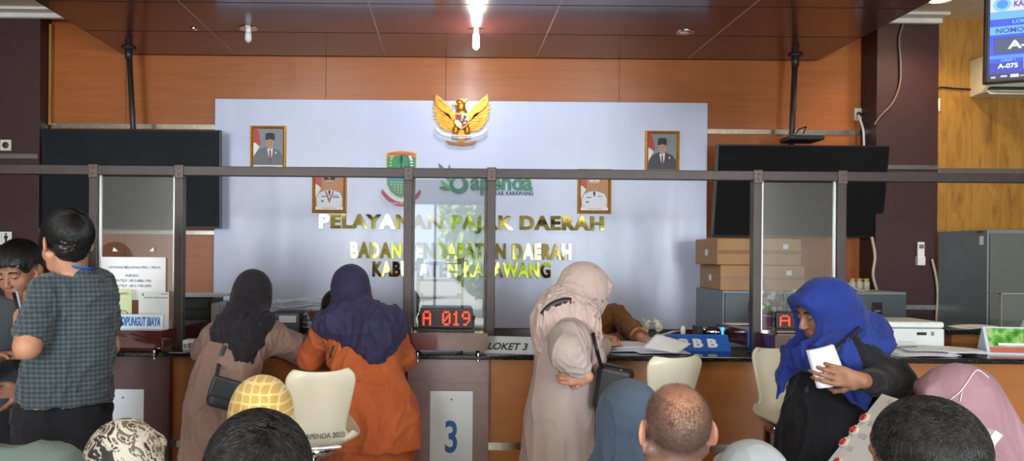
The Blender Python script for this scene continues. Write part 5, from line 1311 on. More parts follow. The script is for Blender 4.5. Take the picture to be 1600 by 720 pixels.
def onto(objs, pts, off=.008):
    "move each rough point along its sight line onto the surface of the given parts, so a strap lies on the cloth"
    bv = []
    for o in objs: bv.append(BVHTree.FromPolygons([v.co for v in o.data.vertices], [p.vertices for p in o.data.polygons]))
    out = []; c = Vector((0, 0, CZ))
    for p in pts:
        d = (Vector(p)-c).normalized(); best = None
        for b in bv:
            h = b.ray_cast(c, d)
            if h[0] is not None and (best is None or h[3] < best): best = h[3]
        out.append(np.array(c+d*(best-off)) if best is not None else V3(tuple(p)))
    return out
A_ = lambda px, py, D: np.array(at(px, py, D))
# ================================================================== EACH PERSON
def scarf_cloth(O, S, t, mat, wr):
    O_ = V3(O); m = lambda V: .12+.88*np.clip((np.linalg.norm((V-O_-V3(0, 0, .02))*V3(1, 1, .9), axis=1)-.10)/.09, 0, 1)
    return cloth('headscarf', S, t, mat, [(a[0]*1.25, dict(a[1], mask=m)) for a in wr])
def person(loc, label): return empty('person', tuple(loc), label, 'person')
def skin(S, t, key, O=None, R=None, sc=1.0, rel=1):
    V, Q = S.mesh(); V = relax(V, Q, rel, .4)
    return to_mesh('body', V, Q, t, SKM(key), face_mi(O, R, sc)(V, Q) if O is not None else None)
def cameralegs(pel, dx=.09, yaw=0, dy=0, knee=.03, foot=.12):
    "standing legs from the hips to the floor"
    c, s_ = math.cos(math.radians(yaw)), math.sin(math.radians(yaw)); f = V3(-s_, c, 0); r = V3(c, s_, 0); out = []
    for sg in (-1, 1):
        h = V3(pel)+r*sg*dx-V3(0, 0, .04); k = V3(h[0], h[1], .48)+f*knee+r*sg*.01+V3(0, dy*.4, 0); a = V3(h[0], h[1], .08)+r*sg*.02+V3(0, dy, 0)
        out.append((h, k, a, a+f*foot-V3(0, 0, .045)))
    return out
# --- plaid material
def plaid():
    t = NT('teal_grey_plaid_cotton'); c = t.coord((1, 1, 1), 'Object'); x = t.sep(c)
    def band(v, f, lo, hi): fr = t.math('FRACT', t.math('MULTIPLY', v, f)); return t.math('MULTIPLY', t.math('GREATER_THAN', fr, lo), t.math('LESS_THAN', fr, hi))
    u = t.math('ADD', x[0], t.math('MULTIPLY', x[1], .7)); z = x[2]
    col = t.mix(t.math('MULTIPLY', band(z, 56, .0, .42), .6), (64, 78, 86), (32, 39, 47))
    col = t.mix(t.math('MULTIPLY', band(u, 48, .0, .4), .5), col, (36, 44, 54))
    col = t.mix(t.math('MULTIPLY', band(z, 56, .68, .76), .35), col, (112, 132, 138)); col = t.mix(t.math('MULTIPLY', band(u, 48, .66, .74), .25), col, (112, 132, 138))
    t.col(col); t.set(Roughness=.85, Sheen_Weight=.2); t.bump(t.noise(t.coord((1, 1, .6)), 24, 4), .3, .006); return t.m
M['plaid'] = plaid(); M['dark_trouser'] = fabric('black_trouser_cloth', (30, 31, 38), (22, 23, 29)); M['shoe'] = plain('black_shoe', (22, 20, 20), .4)

# ---------- person in the plaid shirt
O = A_(103, 382, 3.0); R = rotm(52, -8, 0); t = person((O[0], O[1], 0), 'standing person in teal grey plaid short-sleeved shirt holding a phone, at left')
pel = A_(100, 618, 3.02); pel[2] = .93; nk = A_(117, 428, 3.03); che = A_(108, 500, 3.03)
shL, shR = A_(72, 456, 2.93), A_(150, 448, 3.12); elL, wrL = A_(43, 541, 2.82), A_(34, 494, 2.98); elR, wrR = A_(170, 540, 3.14), A_(150, 560, 3.34)
legs = cameralegs(pel, .085, 40)
B = Solid(.005); torso(B, pel, che, shL, shR, nk, O, .78); head(B, O, R, 1.0); arm(B, shL, elL, wrL, (.045, .046, .03)); arm(B, shR, elR, wrR, (.045, .04, .028))
hand(B, wrL, V3(-.1, .35, 1), V3(.8, .6, 0), -1, (.5, .9, .8, .8, .9), .95); hand(B, wrR, V3(-.4, .8, .3), V3(-1, 0, .3), 1, (.3, .5, .5, .5, .5))
for l in legs: leg(B, *l)
skin(B, t, 'skin', O, R)
S = Solid(.007)
S.loft([(pel[0]+.01, pel[1], .905, .176, .15), (pel[0]+.005, pel[1], .98, .172, .145), (che[0]+.005, che[1], 1.12, .165, .13), (che[0]+.005, che[1], 1.24, .172, .13), (nk[0]-.0, nk[1], 1.34, .155, .115), (nk[0]-.0, nk[1], 1.40, .11, .09)], .02, yaw=25, pw=2.3, fold=(7, .006, 2, .85, 1.2))
S.rc(shL, shR, .06, .066, .05); S.rc(shL, shL*.28+elL*.72, .062, .068, .02); S.rc(shR, shR*.4+elR*.6, .07, .07, .03)
S.cut(V3(0, 0, .895), (0, 0, -1))
cloth('shirt', S, t, M['plaid'], [(.012, dict(A=(1, 1, .9), freq=17, seed=2)), (.004, dict(A=(1, 1, 1.6), freq=40, seed=5))])
S = Solid(.006); S.rc(nk+V3(-.035, -.02, .0), nk+V3(.045, -.02, -.012), .034, .034, .01); S.rc(nk+V3(-.03, .03, .0), nk+V3(.045, .03, -.01), .034, .034, .01); cloth('collar', S, t, M['plaid'])
b = MB(); b.tube([nk+V3(-.05, -.02, .03), nk+V3(-.02, -.052, .035), nk+V3(.03, -.06, .03), nk+V3(.065, -.03, .022), nk+V3(.07, .02, .02)], .009, 8, flat=.4); b.build('lanyard', plain('blue_lanyard', (22, 104, 190), .5), t)
S = Solid(.008)
for h, k_, a, toe in legs: S.rc(h-V3(0, 0, .02), k_, .1, .082, .04); S.rc(k_, a, .08, .062, .03)
S.rc(pel-V3(.04, 0, .05), pel+V3(.04, 0, -.05), .112, None, .04); cloth('trousers', S, t, M['dark_trouser'], [(.012, dict(freq=14, seed=4))])
for h, k_, a, toe in legs: S = Solid(.006); S.rc(a-V3(0, 0, .03), toe, .045, .036, .02); S.cut((0, 0, .004), (0, 0, -1)); cloth('shoe', S, t, M['shoe'])
S = Solid(.005); hairpiece(S, O, R, 1.0, .014); frontcut(S, O, R)
cap = cloth('hair', S, t, M['hair'], [(.006, dict(freq=60, seed=1))])
strands('hair_strands', O, R, (0, -.022, .04), (.089, .108, .098), (.01, -.75, .65), 3800, .05, cap, M['hair'], lambda d: (d[:, 2] > -.62-.0*d[:, 1]) & ((d[:, 1] < .3) | (d[:, 2] > .25)) & ~((np.abs(d[:, 0]) > .7) & (d[:, 2] < -.05) & (d[:, 1] > -.25)), seed=3)
# phone in his raised hand
X = Matrix.Translation(Vector(wrL+V3(-.012, -.01, .06))) @ Matrix.Rotation(math.radians(40), 4, 'Z') @ Matrix.Rotation(math.radians(-12), 4, 'Y')
ph = empty('mobile_phone', tuple(wrL+V3(0, 0, -.05)), 'grey mobile phone held upright by the person in plaid shirt', 'phone')
b = MB(); b.X = X; b.box(-.005, .004, -.04, .035, -.13, .04, .004); b.build('case', plain('grey_phone_case', (150, 158, 170), .35), ph)
b = MB(); b.X = X; b.box(-.0065, -.005, -.036, .031, -.126, .036, .001); b.build('screen', plain('black_phone_screen', (12, 12, 16), .08), ph)

# ---------- person at the far left edge, face visible
O = A_(30, 424, 3.42); R = rotm(176, -20, 4); t = person((O[0], O[1], 0), 'dark-haired person in dark grey jacket looking down at the left edge')
pel = V3(O[0]-.1, 3.45, .86); nk = A_(30, 466, 3.46); che = V3(O[0]-.06, 3.46, 1.12); shL, shR = A_(66, 492, 3.5), A_(-38, 500, 3.4)
elL, wrL = A_(72, 590, 3.42), A_(40, 610, 3.28); elR, wrR = A_(-50, 600, 3.3), A_(-8, 560, 3.2)
legs = cameralegs(pel, .085, 170)
B = Solid(.005); torso(B, pel, che, shL, shR, nk, O, .9); head(B, O, R, 1.0); arm(B, shL, elL, wrL); arm(B, shR, elR, wrR)
hand(B, wrL, V3(-.8, -.4, .1), V3(0, -1, -.3), -1, (.4, .6, .6, .6, .6)); hand(B, wrR, V3(.8, -.4, .3), V3(0, 0, -1), 1)
for l in legs: leg(B, *l)
skin(B, t, 'skin_d', O, R)
S = Solid(.008)
S.loft([(pel[0], 3.45, .80, .18, .14), (pel[0], 3.45, .95, .17, .135), (che[0], 3.46, 1.1, .185, .135), (nk[0]-.03, 3.46, 1.22, .18, .12), (nk[0]-.01, 3.46, 1.29, .09, .085)], .02, fold=(8, .006, 4, .8, 1.15))
for a in ((shL, elL, wrL), (shR, elR, wrR)): S.rc(a[0], a[1], .068, .058, .04); S.rc(a[1], a[1]*.15+a[2]*.85, .058, .045, .02)
cloth('jacket', S, t, fabric('charcoal_jacket_cloth', (66, 72, 80), (52, 57, 64)), [(.012, dict(freq=15, seed=8))])
S = Solid(.009)
for h, k_, a, toe in legs: S.rc(h, k_, .1, .08, .04); S.rc(k_, a, .08, .06, .03)
cloth('trousers', S, t, M['dark_trouser'])
for h, k_, a, toe in legs: S = Solid(.007); S.rc(a-V3(0, 0, .03), toe, .045, .036, .02); S.cut((0, 0, .004), (0, 0, -1)); cloth('shoe', S, t, M['shoe'])
S = Solid(.005); hairpiece(S, O, R, 1.0, .014); frontcut(S, O, R); cap = cloth('hair', S, t, M['hair'], [(.006, dict(freq=60, seed=3))])
strands('hair_strands', O, R, (0, -.02, .042), (.088, .108, .098), (0, -.6, .8), 2600, .045, cap, M['hair'], lambda d: (d[:, 2] > -.4) & ((d[:, 1] < .35) | (d[:, 2] > .42)) & ~((np.abs(d[:, 0]) > .7) & (d[:, 2] < -.0) & (d[:, 1] > -.25)), seed=6)
b = MB(); b.tube([nk+V3(-.07, -.1, -.02), nk+V3(-.1, -.145, -.12), nk+V3(-.09, -.16, -.25)], .009, 8, flat=.4); b.build('lanyard', plain('blue_lanyard', (22, 104, 190), .5), t)

# ---------- shoulder bag helper
def bag(name, label, cat, c, w, h, d, rot, mat, strap, sr=.009, flap=True, parent=None):
    t = empty(name, tuple(c-V3(0, 0, h/2)), label, cat); X = Matrix.Translation(Vector(c)) @ Euler([math.radians(a) for a in rot]).to_matrix().to_4x4()
    b = MB(); b.X = X; b.box(-w/2, w/2, -d/2, d/2, -h/2, h/2, min(.028, d*.45), seg=4); b.build('bag_body', mat, t)
    if flap: b = MB(); b.X = X; b.box(-w/2-.002, w/2+.002, -d/2-.006, -d/2+.02, -h*.15, h/2+.003, .01, seg=3); b.build('flap', mat, t)
    band('strap', strap, sr*2.2, mat, t)
    return t
def spline(pts, n=6):
    P = [V3(p) for p in pts]; out = []
    for i in range(len(P)-1):
        p0, p1, p2, p3 = P[max(0, i-1)], P[i], P[i+1], P[min(len(P)-1, i+2)]
        for k in range(n): q = k/n; out.append(.5*((2*p1)+(p2-p0)*q+(2*p0-5*p1+4*p2-p3)*q*q+(3*p1-p0-3*p2+p3)*q**3))
    return out+[P[-1]]

# ---------- person in brown robe and black headscarf, leaning on the counter
O = A_(394, 464, 3.58); R = rotm(8, -38, 4); t = person((A_(350, 640, 3.3)[0], 3.3, 0), 'person in brown robe and black headscarf leaning on the counter')
pel = A_(350, 634, 3.32); nk = A_(385, 512, 3.5); che = A_(368, 560, 3.44); shL, shR = A_(338, 522, 3.5), A_(420, 518, 3.5)
elL, wrL = A_(318, 556, 3.66), A_(345, 540, 3.85); elR, wrR = A_(468, 548, 3.66), A_(440, 534, 3.9)
wrL[2] = max(wrL[2], CT+.04); wrR[2] = CT+.045; elL[2] = CT+.02; elR[2] = CT+.03
legs = cameralegs(pel, .08, 0)
B = Solid(.0065); torso(B, pel, che, shL, shR, nk, O, .52); head(B, O, R, .95); arm(B, shL, elL, wrL, (.042, .036, .026)); arm(B, shR, elR, wrR, (.042, .036, .026))
hand(B, wrL, V3(.3, 1, 0), V3(0, 0, -1), 1, (.1,)*5, .9); hand(B, wrR, V3(-.3, 1, 0), V3(0, 0, -1), -1, (.1,)*5, .9)
for l in legs: leg(B, *l)
skin(B, t, 'skin', O, R, .95)
S = Solid(.008); px0 = pel[0]
S.loft([(px0-.03, 3.32, .04, .21, .2), (px0-.02, 3.3, .4, .2, .19), (px0-.015, 3.3, .62, .165, .17), (px0, 3.31, .80, .17, .165), (che[0]-.035, 3.37, .92, .15, .14), (che[0]-.01, 3.43, 1.04, .15, .13), (nk[0]-.02, 3.49, 1.14, .14, .11), (nk[0], 3.5, 1.19, .08, .08)], .03, fold=(7, .018, 1, -.1, .8))
for a, r_ in (((shL, elL, wrL), (.06, .056, .04)), ((shR, elR, wrR), (.066, .062, .042))): S.rc(a[0], a[1], r_[0], r_[1], .05); S.rc(a[1], a[2], r_[1], r_[2], .03)
S.rc(shR*.6+che*.4, elR, .06, .05, .05)
robe = cloth('robe', S, t, fabric('brown_robe_cloth', (140, 114, 104), (124, 100, 91)), [(.014, dict(A=(1, 1, .55), freq=12, seed=3)), (.005, dict(A=(1, 1, 1), freq=30, seed=9))])
S = Solid(.006); veil(S, O, R, .98, .004)
S.rc(O+V3(.0, -.04, -.01), nk+V3(.0, -.055, .02), .085, .1, .04); S.rc(nk+V3(.0, -.05, .0), A_(378, 555, 3.36), .11, .06, .05); S.rc(nk+V3(-.05, -.03, -.02), A_(350, 520, 3.42), .08, .06, .04); S.rc(nk+V3(.06, -.02, .0), A_(408, 505, 3.45), .07, .06, .04)
S.rc(A_(350, 520, 3.42), A_(372, 563, 3.36), .055, .02, .04); S.rc(A_(408, 505, 3.45), A_(384, 560, 3.36), .055, .025, .04)
veil_open(S, O, R, .98)
hs = scarf_cloth(O, S, t, fabric('black_scarf_cloth', (36, 32, 38), (26, 23, 28), .8), [(.013, dict(A=(.8, .5, 1.0), freq=22, seed=5, sharp=3)), (.009, dict(A=(1.2, .6, .5), freq=26, seed=12, sharp=2))])
bag('shoulder_bag', 'small dark slate shoulder bag hanging behind the brown robed person', 'bag', A_(352, 615, 3.08), .13, .125, .06, (0, 18, 15), plain('dark_slate_leather', (46, 54, 62), .45, bump=.2), spline([A_(338, 592, 3.05)]+onto([robe, hs], [A_(342, 570, 3), A_(347, 552, 3), A_(352, 540, 3)])), .008)

# ---------- person in orange with navy headscarf
O = A_(549, 456, 3.55); R = rotm(22, -35, -6); t = person((A_(582, 640, 3.35)[0], 3.35, 0), 'person in orange tunic and navy headscarf bending over the counter')
pel = A_(583, 650, 3.36); nk = A_(560, 500, 3.52); che = A_(568, 560, 3.46); shL, shR = A_(508, 520, 3.52), A_(612, 520, 3.5)
elL, wrL = A_(486, 560, 3.6), A_(500, 542, 3.85); elR, wrR = A_(630, 560, 3.62), A_(600, 545, 3.86)
for a in (wrL, wrR): a[2] = CT+.045
legs = cameralegs(pel, .1, 0)
B = Solid(.0065); torso(B, pel, che, shL, shR, nk, O, .95); head(B, O, R, .96); arm(B, shL, elL, wrL, (.045, .04, .027)); arm(B, shR, elR, wrR, (.045, .04, .027))
hand(B, wrL, V3(.2, 1, 0), V3(0, 0, -1), 1, (.15,)*5, .9); hand(B, wrR, V3(-.3, 1, 0), V3(0, 0, -1), -1, (.15,)*5, .9)
for l in legs: leg(B, *l)
skin(B, t, 'skin', O, R, .96)
mo = fabric('orange_tunic_cloth', (190, 98, 54), (172, 86, 46), .8)
S = Solid(.008); cx = pel[0]
S.loft([(cx+.005, 3.35, .66, .21, .175), (cx, 3.35, .74, .212, .18), (cx-.005, 3.36, .86, .195, .17), (che[0]+.01, 3.42, 1.0, .165, .14), (che[0], 3.46, 1.08, .165, .13), (nk[0]+.0, 3.5, 1.18, .155, .12), (nk[0], 3.52, 1.26, .08, .08)], .03, pw=2.2, fold=(6, .012, 5, .55, 1.0))
S.rc(shL, elL, .072, .066, .05); S.rc(elL, wrL, .064, .042, .03); S.rc(shR, elR, .07, .06, .05); S.rc(elR, wrR, .06, .042, .03)
tun = cloth('tunic', S, t, mo, [(.014, dict(A=(1, 1, .8), freq=12, seed=6)), (.005, dict(freq=32, seed=2))])
S = Solid(.009); S.loft([(cx-.01, 3.36, .05, .2, .16), (cx-.01, 3.36, .35, .19, .15), (cx, 3.36, .7, .19, .155)], .02, fold=(6, .02, 3, 0, .8)); cloth('skirt', S, t, mo, [(.012, dict(A=(1, 1, .4), freq=13, seed=7))])
S = Solid(.006); veil(S, O, R, .97, .004)
S.rc(O+V3(0, -.03, -.02), nk+V3(0, -.04, .0), .082, .1, .04)
S.rc(nk+V3(0, -.045, -.0), A_(590, 520, 3.38), .11, .1, .04); S.rc(A_(548, 500, 3.44), A_(508, 505, 3.45), .09, .065, .05); S.rc(A_(590, 500, 3.42), A_(612, 500, 3.42), .085, .068, .05)
S.rc(A_(590, 520, 3.38), A_(586, 557, 3.32), .1, .028, .05); S.rc(A_(520, 510, 3.42), A_(580, 556, 3.33), .06, .03, .05); S.rc(A_(612, 510, 3.42), A_(592, 556, 3.33), .07, .03, .05)
veil_open(S, O, R, .97)
hs = scarf_cloth(O, S, t, fabric('navy_scarf_cloth', (52, 48, 84), (38, 35, 64), .7), [(.012, dict(A=(.8, .6, .7), freq=18, seed=4, sharp=3)), (.008, dict(A=(1, .6, .4), freq=26, seed=15))])
band('bag_strap', spline(onto([tun, hs], [A_(523, 540, 3), A_(518, 555, 3), A_(514, 575, 3), A_(513, 600, 3), A_(514, 640, 3)], .004)), .014, M['black_pl'], t)

# ---------- person behind the counter, only hair and ear side seen
O = A_(524, 488, 4.72); R = rotm(190, -20, 0); t = person((O[0], 4.9, 0), 'seated person behind the counter half hidden by the navy headscarf')
B = Solid(.006); sh = O+V3(0, .04, -.2); pel = V3(O[0], 5.3, .5); torso(B, pel, O+V3(0, .15, -.4), sh+V3(-.16, 0, 0), sh+V3(.16, 0, 0), sh+V3(0, 0, .06), O); head(B, O, R)
for s_ in (-1, 1): arm(B, sh+V3(s_*.17, 0, 0), V3(O[0]+s_*.22, 4.75, .92), V3(O[0]+s_*.1, 4.62, .84)); hand(B, V3(O[0]+s_*.1, 4.62, .84), V3(-s_*.3, -1, 0), V3(0, 0, -1), s_, (.1,)*5); leg(B, V3(O[0]+s_*.1, 5.28, .48), V3(O[0]+s_*.12, 5.0, .5), V3(O[0]+s_*.12, 5.05, .08), V3(O[0]+s_*.12, 4.92, .035))
skin(B, t, 'skin_d', O, R)
S = Solid(.008); S.rc(sh+V3(-.16, 0, 0), sh+V3(.16, 0, 0), .065, None, .04); S.loft([(O[0], 5.28, .5, .17, .13), (O[0], 5.1, .9, .165, .125), (O[0], 4.78, 1.14, .19, .12)], .04)
for s_ in (-1, 1): S.rc(sh+V3(s_*.17, 0, 0), V3(O[0]+s_*.22, 4.75, .92), .062, .055, .03); S.rc(V3(O[0]+s_*.22, 4.75, .92), V3(O[0]+s_*.12, 4.65, .85), .052, .04, .02)
khaki = fabric('brown_uniform_cloth', (138, 92, 48), (118, 76, 38)); cloth('uniform_shirt', S, t, khaki, [(.01, dict(freq=16, seed=1))])
S = Solid(.006); hairpiece(S, O, R, 1.0, .012); frontcut(S, O, R); cloth('hair', S, t, M['hair'], [(.006, dict(freq=60, seed=2))])

# ---------- person in brown uniform writing behind the counter
O = A_(912, 468, 4.5); R = rotm(190, -35, 0); t = person((O[0], 4.9, 0), 'seated person in brown uniform writing on papers behind the counter')
shL, shR = A_(893, 500, 4.55), A_(962, 492, 4.55); nk = A_(926, 478, 4.56); che = A_(928, 530, 4.62); pel = V3(che[0], 4.95, .55)
elR, wrR = A_(985, 528, 4.38), A_(1003, 540, 4.12); elL, wrL = A_(900, 548, 4.4), A_(940, 540, 4.1); wrR[2] = CT+.045; wrL[2] = CT+.05; elR[2] = CT+.07; elL[2] = CT+.03
B = Solid(.0045); torso(B, pel, che, shL, shR, nk, O, .9); head(B, O, R); arm(B, shL, elL, wrL, (.045, .038, .026)); arm(B, shR, elR, wrR, (.045, .038, .026))
hand(B, wrR, V3(.35, -1, -.05), V3(0, 0, -1), 1, (.1, .12, .1, .1, .1), .95); hand(B, wrL, V3(.75, -.6, -.02), V3(.2, -.2, -1), -1, (.6, .9, 1, 1.1, 1.1), .95)
for s_ in (-1, 1): leg(B, pel+V3(s_*.1, 0, -.02), pel+V3(s_*.12, -.3, -.02), pel+V3(s_*.12, -.25, -.47), pel+V3(s_*.12, -.4, -.515))
skin(B, t, 'skin_p', O, R)
S = Solid(.007); S.loft([(pel[0], 4.95, .5, .18, .15), (pel[0], 4.85, .8, .175, .14), (che[0], 4.66, 1.02, .175, .13), (nk[0], 4.57, 1.19, .14, .11)], .04)
S.rc(shL, shR, .062, .062, .04)
for a in ((shL, elL, wrL), (shR, elR, wrR)): S.rc(a[0], a[1], .064, .06, .03); S.rc(a[1], a[1]*.25+a[2]*.75, .058, .046, .02)
cloth('uniform_shirt', S, t, khaki, [(.013, dict(freq=18, seed=11)), (.005, dict(freq=40, seed=5))])
c_ = shR*.75+elR*.25; MB().ball(tuple(c_+V3(.045, -.02, .03)), .018, 10, 0, (.4, 1, 1.2)).build('shoulder_badge', plain('yellow_badge', (206, 160, 50), .5), t)
w_ = elR*.25+wrR*.75; MB().tube([Vector(w_-(wrR-elR)*.03), Vector(w_+(wrR-elR)*.03)], .05, 16).build('cuff_band', plain('tan_cuff', (176, 130, 74), .7), t)
S = Solid(.006); hairpiece(S, O, R, 1.0, .02); frontcut(S, O, R); scarf_cloth(O, S, t, fabric('brown_scarf_cloth', (120, 80, 50)), [])
pn = wrL+V3(.075, -.07, .01); tag(MB().tube([Vector(pn+V3(-.01, -.01, -.035)), Vector(pn+V3(.0, .01, .03)), Vector(pn+V3(.02, .05, .09))], [.001, .004, .004], 8).build('pen', plain('dark_pen', (40, 44, 60), .3)), 'dark pen held by the person in brown uniform', 'pen')

# ---------- person in pale pink robe and floral headscarf
def floral(name, base, c1, c2, sc=22, th=.26):
    t = NT(name); co_ = t.coord(); vo = t.n('ShaderNodeTexVoronoi'); vo.inputs['Scale'].default_value = sc; t.l(co_, vo.inputs['Vector'])
    n = t.noise(co_, 55, 3); n2 = t.noise(co_, 3.2, 2)
    m = t.math('LESS_THAN', t.math('ADD', vo.outputs['Distance'], t.math('MULTIPLY', n, .25)), th); patch = t.math('GREATER_THAN', n2, .46)
    c = t.mix(t.noise(co_, 4, 3), base, tuple(int(x*.93) for x in base)); sp = t.mix(t.math('GREATER_THAN', t.noise(co_, 16, 2), .5), c1, c2)
    c = t.mix(t.math('MULTIPLY', t.math('MULTIPLY', m, patch), .8), c, sp); t.col(c); t.set(Roughness=.75, Sheen_Weight=.3); t.bump(t.noise(t.coord((1, 1, .5)), 30, 3), .25, .005); return t.m
M['pink_robe'] = fabric('pale_mauve_robe_cloth', (190, 174, 170), (178, 161, 158), .7)
O = A_(914, 455, 3.5); R = rotm(-66, -24, 0); t = person((A_(872, 640, 3.4)[0], 3.4, 0), 'person in pale pink robe and floral headscarf with a hand on her hip')
pel = A_(873, 640, 3.4); nk = A_(888, 502, 3.42); che = A_(884, 560, 3.4); shR, shL = A_(893, 520, 3.29), A_(902, 512, 3.56)
elR, wrR = A_(884, 548, 3.12), A_(918, 588, 3.13); elR = A_(888, 552, 3.13); elL, wrL = A_(925, 560, 3.6), A_(945, 548, 3.82); wrL[2] = CT+.045
legs = cameralegs(pel, .07, -55)
B = Solid(.0045); torso(B, pel, che, shL, shR, nk, O, .62); head(B, O, R, .96); arm(B, shR, elR, wrR, (.04, .036, .025)); arm(B, shL, elL, wrL, (.042, .036, .026))
hand(B, wrR, V3(-1, .1, -.05), V3(.0, 1, .1), 1, (.5, .5, .55, .6, .65), .82, -.9); hand(B, wrL, V3(.6, .8, 0), V3(0, 0, -1), 1, (.15,)*5, .9)
for l in legs: leg(B, *l)
skin(B, t, 'skin_p', O, R, .96)
S = Solid(.007); cx = pel[0]
S.loft([(cx-.015, 3.4, .04, .2, .21), (cx-.01, 3.4, .35, .185, .19), (cx-.004, 3.4, .62, .165, .175), (cx, 3.4, .80, .152, .165), (che[0]-.004, 3.41, .98, .14, .15), (che[0], 3.42, 1.08, .14, .15), (nk[0], 3.42, 1.18, .125, .14), (nk[0]+.005, 3.43, 1.23, .07, .08)], .03, fold=(9, .012, 3, -.1, .9))
S.rc(shR, shR*.5+elR*.5, .066, .076, .07); S.rc(shR*.5+elR*.5, elR, .076, .074, .07); S.rc(elR, elR*.6+wrR*.4, .074, .06, .03); S.rc(elR*.6+wrR*.4, elR*.25+wrR*.75, .055, .034, .02)
S.rc(shL, elL, .066, .06, .04); S.rc(elL, wrL, .058, .036, .02)
robe = cloth('robe', S, t, M['pink_robe'], [(.009, dict(A=(1, 1, .5), freq=13, seed=14)), (.010, dict(A=(.9, .9, .9), freq=38, seed=3, sharp=2, mask=lambda V: np.clip(1-np.linalg.norm((V-(elR*.6+wrR*.4))/V3(.12, .12, .13), axis=1), 0, 1)*2))])
S = Solid(.0055); veil(S, O, R, 1.0, .01); S.frame(O, R); S.rc((-.03, .1, .065), (.03, .1, .065), .02, None, .03); S.frame()
S.rc(O+V3(-.03, 0, .0), nk+V3(-.02, 0, .03), .098, .125, .05); S.rc(nk+V3(-.03, .0, .02), A_(866, 525, 3.4), .12, .1, .05); S.rc(nk+V3(-.02, -.02, .0), A_(862, 500, 3.36), .1, .085, .04); S.rc(A_(862, 520, 3.38), A_(852, 545, 3.38), .09, .05, .04)
S.rc(nk+V3(.03, -.02, .02), A_(915, 500, 3.36), .1, .07, .05); S.rc(A_(915, 500, 3.36), A_(932, 555, 3.32), .06, .034, .03); S.rc(A_(932, 555, 3.32), A_(938, 592, 3.3), .034, .022, .02)
veil_open(S, O, R, 1.0, .056, .075)
hs = scarf_cloth(O, S, t, floral('pale_pink_floral_scarf', (198, 174, 168), (112, 60, 58), (150, 96, 90), 34, .42), [(.012, dict(A=(1.2, .8, .35), freq=19, seed=7, sharp=3)), (.008, dict(A=(1.3, 1.3, .5), freq=30, seed=2))])
bag('handbag', 'black leather handbag hanging in front of the pink robed person', 'bag', A_(958, 607, 3.25), .15, .2, .09, (0, 8, -25), plain('black_bag_leather', (34, 31, 33), .4, bump=.3), spline(onto([robe, hs], [A_(848, 492, 3), A_(855, 483, 3), A_(866, 475, 3), A_(880, 470, 3), A_(893, 470, 3)], .004)), .013, False)
b = MB(); b.tube([Vector(p) for p in spline([A_(926, 520, 3.2), A_(932, 545, 3.16), A_(940, 575, 3.2)])], .009, 8, flat=.4); b.build('front_strap', M['black_pl'], t)
b = MB(); b.tube([A_(970, 577, 3.2), A_(978, 595, 3.2), A_(982, 606, 3.2)], .004, 6); tag(b.build('bag_zip', plain('olive_zip', (170, 170, 70), .4, .5)), 'small yellowish zip pull on the black handbag', 'zip')

# ---------- person in black with royal blue headscarf, walking
M['blue_scarf'] = fabric('royal_blue_scarf_cloth', (36, 60, 146), (27, 46, 120), .8, .1); bk = fabric('black_dress_cloth', (32, 32, 37), (24, 24, 28))
O = A_(1287, 488, 2.9); R = rotm(98, -16, 0); t = person((A_(1290, 700, 2.9)[0], 2.9, 0), 'person in black clothes and royal blue headscarf walking left at the counter')
nk = A_(1320, 535, 2.95); che = A_(1318, 590, 2.95); pel = A_(1300, 690, 2.95); shR, shL = A_(1352, 548, 3.1), A_(1330, 556, 2.78)
shR, shL = shR, shL
elL, wrL = A_(1398, 596, 2.74), A_(1345, 594, 2.50); elR, wrR = A_(1262, 640, 3.1), A_(1240, 694, 3.0)
legs = [(pel+V3(0, -.08, -.04), V3(pel[0]-.12, 2.88, .46), V3(pel[0]-.2, 2.88, .08), V3(pel[0]-.33, 2.88, .035)), (pel+V3(0, .08, -.04), V3(pel[0]+.05, 3.03, .46), V3(pel[0]+.18, 3.03, .1), V3(pel[0]+.06, 3.03, .035))]
B = Solid(.0043); torso(B, pel, che, shL, shR, nk, O, .95); head(B, O, R, .96, ears=False); arm(B, shL, elL, wrL, (.045, .04, .026)); arm(B, shR, elR, wrR, (.045, .038, .026))
hand(B, wrL, V3(-1, .12, .18), V3(.1, 1, .1), 1, (.5, .4, .4, .42, .46), .86, -.9); hand(B, wrR, V3(-.3, -.1, -1), V3(-.2, .9, 0), -1, (.4, .6, .6, .6, .6), .95)
for l in legs: leg(B, *l)
skin(B, t, 'skin_d', O, R, .96)
S = Solid(.008)
S.loft([(pel[0]-.03, 2.95, .08, .3, .2), (pel[0]-.02, 2.95, .5, .24, .19), (pel[0]+.0, 2.95, .80, .205, .18), (che[0]-.03, 2.95, .96, .185, .17), (che[0], 2.95, 1.08, .17, .17), (nk[0]+.01, 2.95, 1.15, .12, .15)], .03, fold=(8, .014, 2, 0, .9))
S.rc(shL, elL, .078, .072, .05); S.rc(elL, elL*.12+wrL*.88, .07, .04, .03); S.rc(shR, elR, .07, .06, .05); S.rc(elR, elR*.15+wrR*.85, .06, .042, .03)
dr = cloth('dress', S, t, bk, [(.014, dict(A=(1, 1, .7), freq=13, seed=21)), (.005, dict(freq=35, seed=8))])
for l in legs: S = Solid(.007); S.rc(l[2]-V3(0, 0, .03), l[3], .042, .034, .02); S.cut((0, 0, .004), (0, 0, -1)); cloth('shoe', S, t, M['shoe'])
S = Solid(.0055); veil(S, O, R, 1.0, .008); S.frame(O, R); S.rc((-.03, .09, .072), (.03, .09, .072), .018, None, .03); S.frame()
S.rc(O+V3(.03, 0, .0), nk+V3(.01, 0, .03), .1, .12, .05); S.rc(nk+V3(0, 0, .0), A_(1360, 522, 2.92), .105, .07, .05); S.rc(A_(1345, 540, 2.84), A_(1374, 540, 2.82), .105, .05, .05)
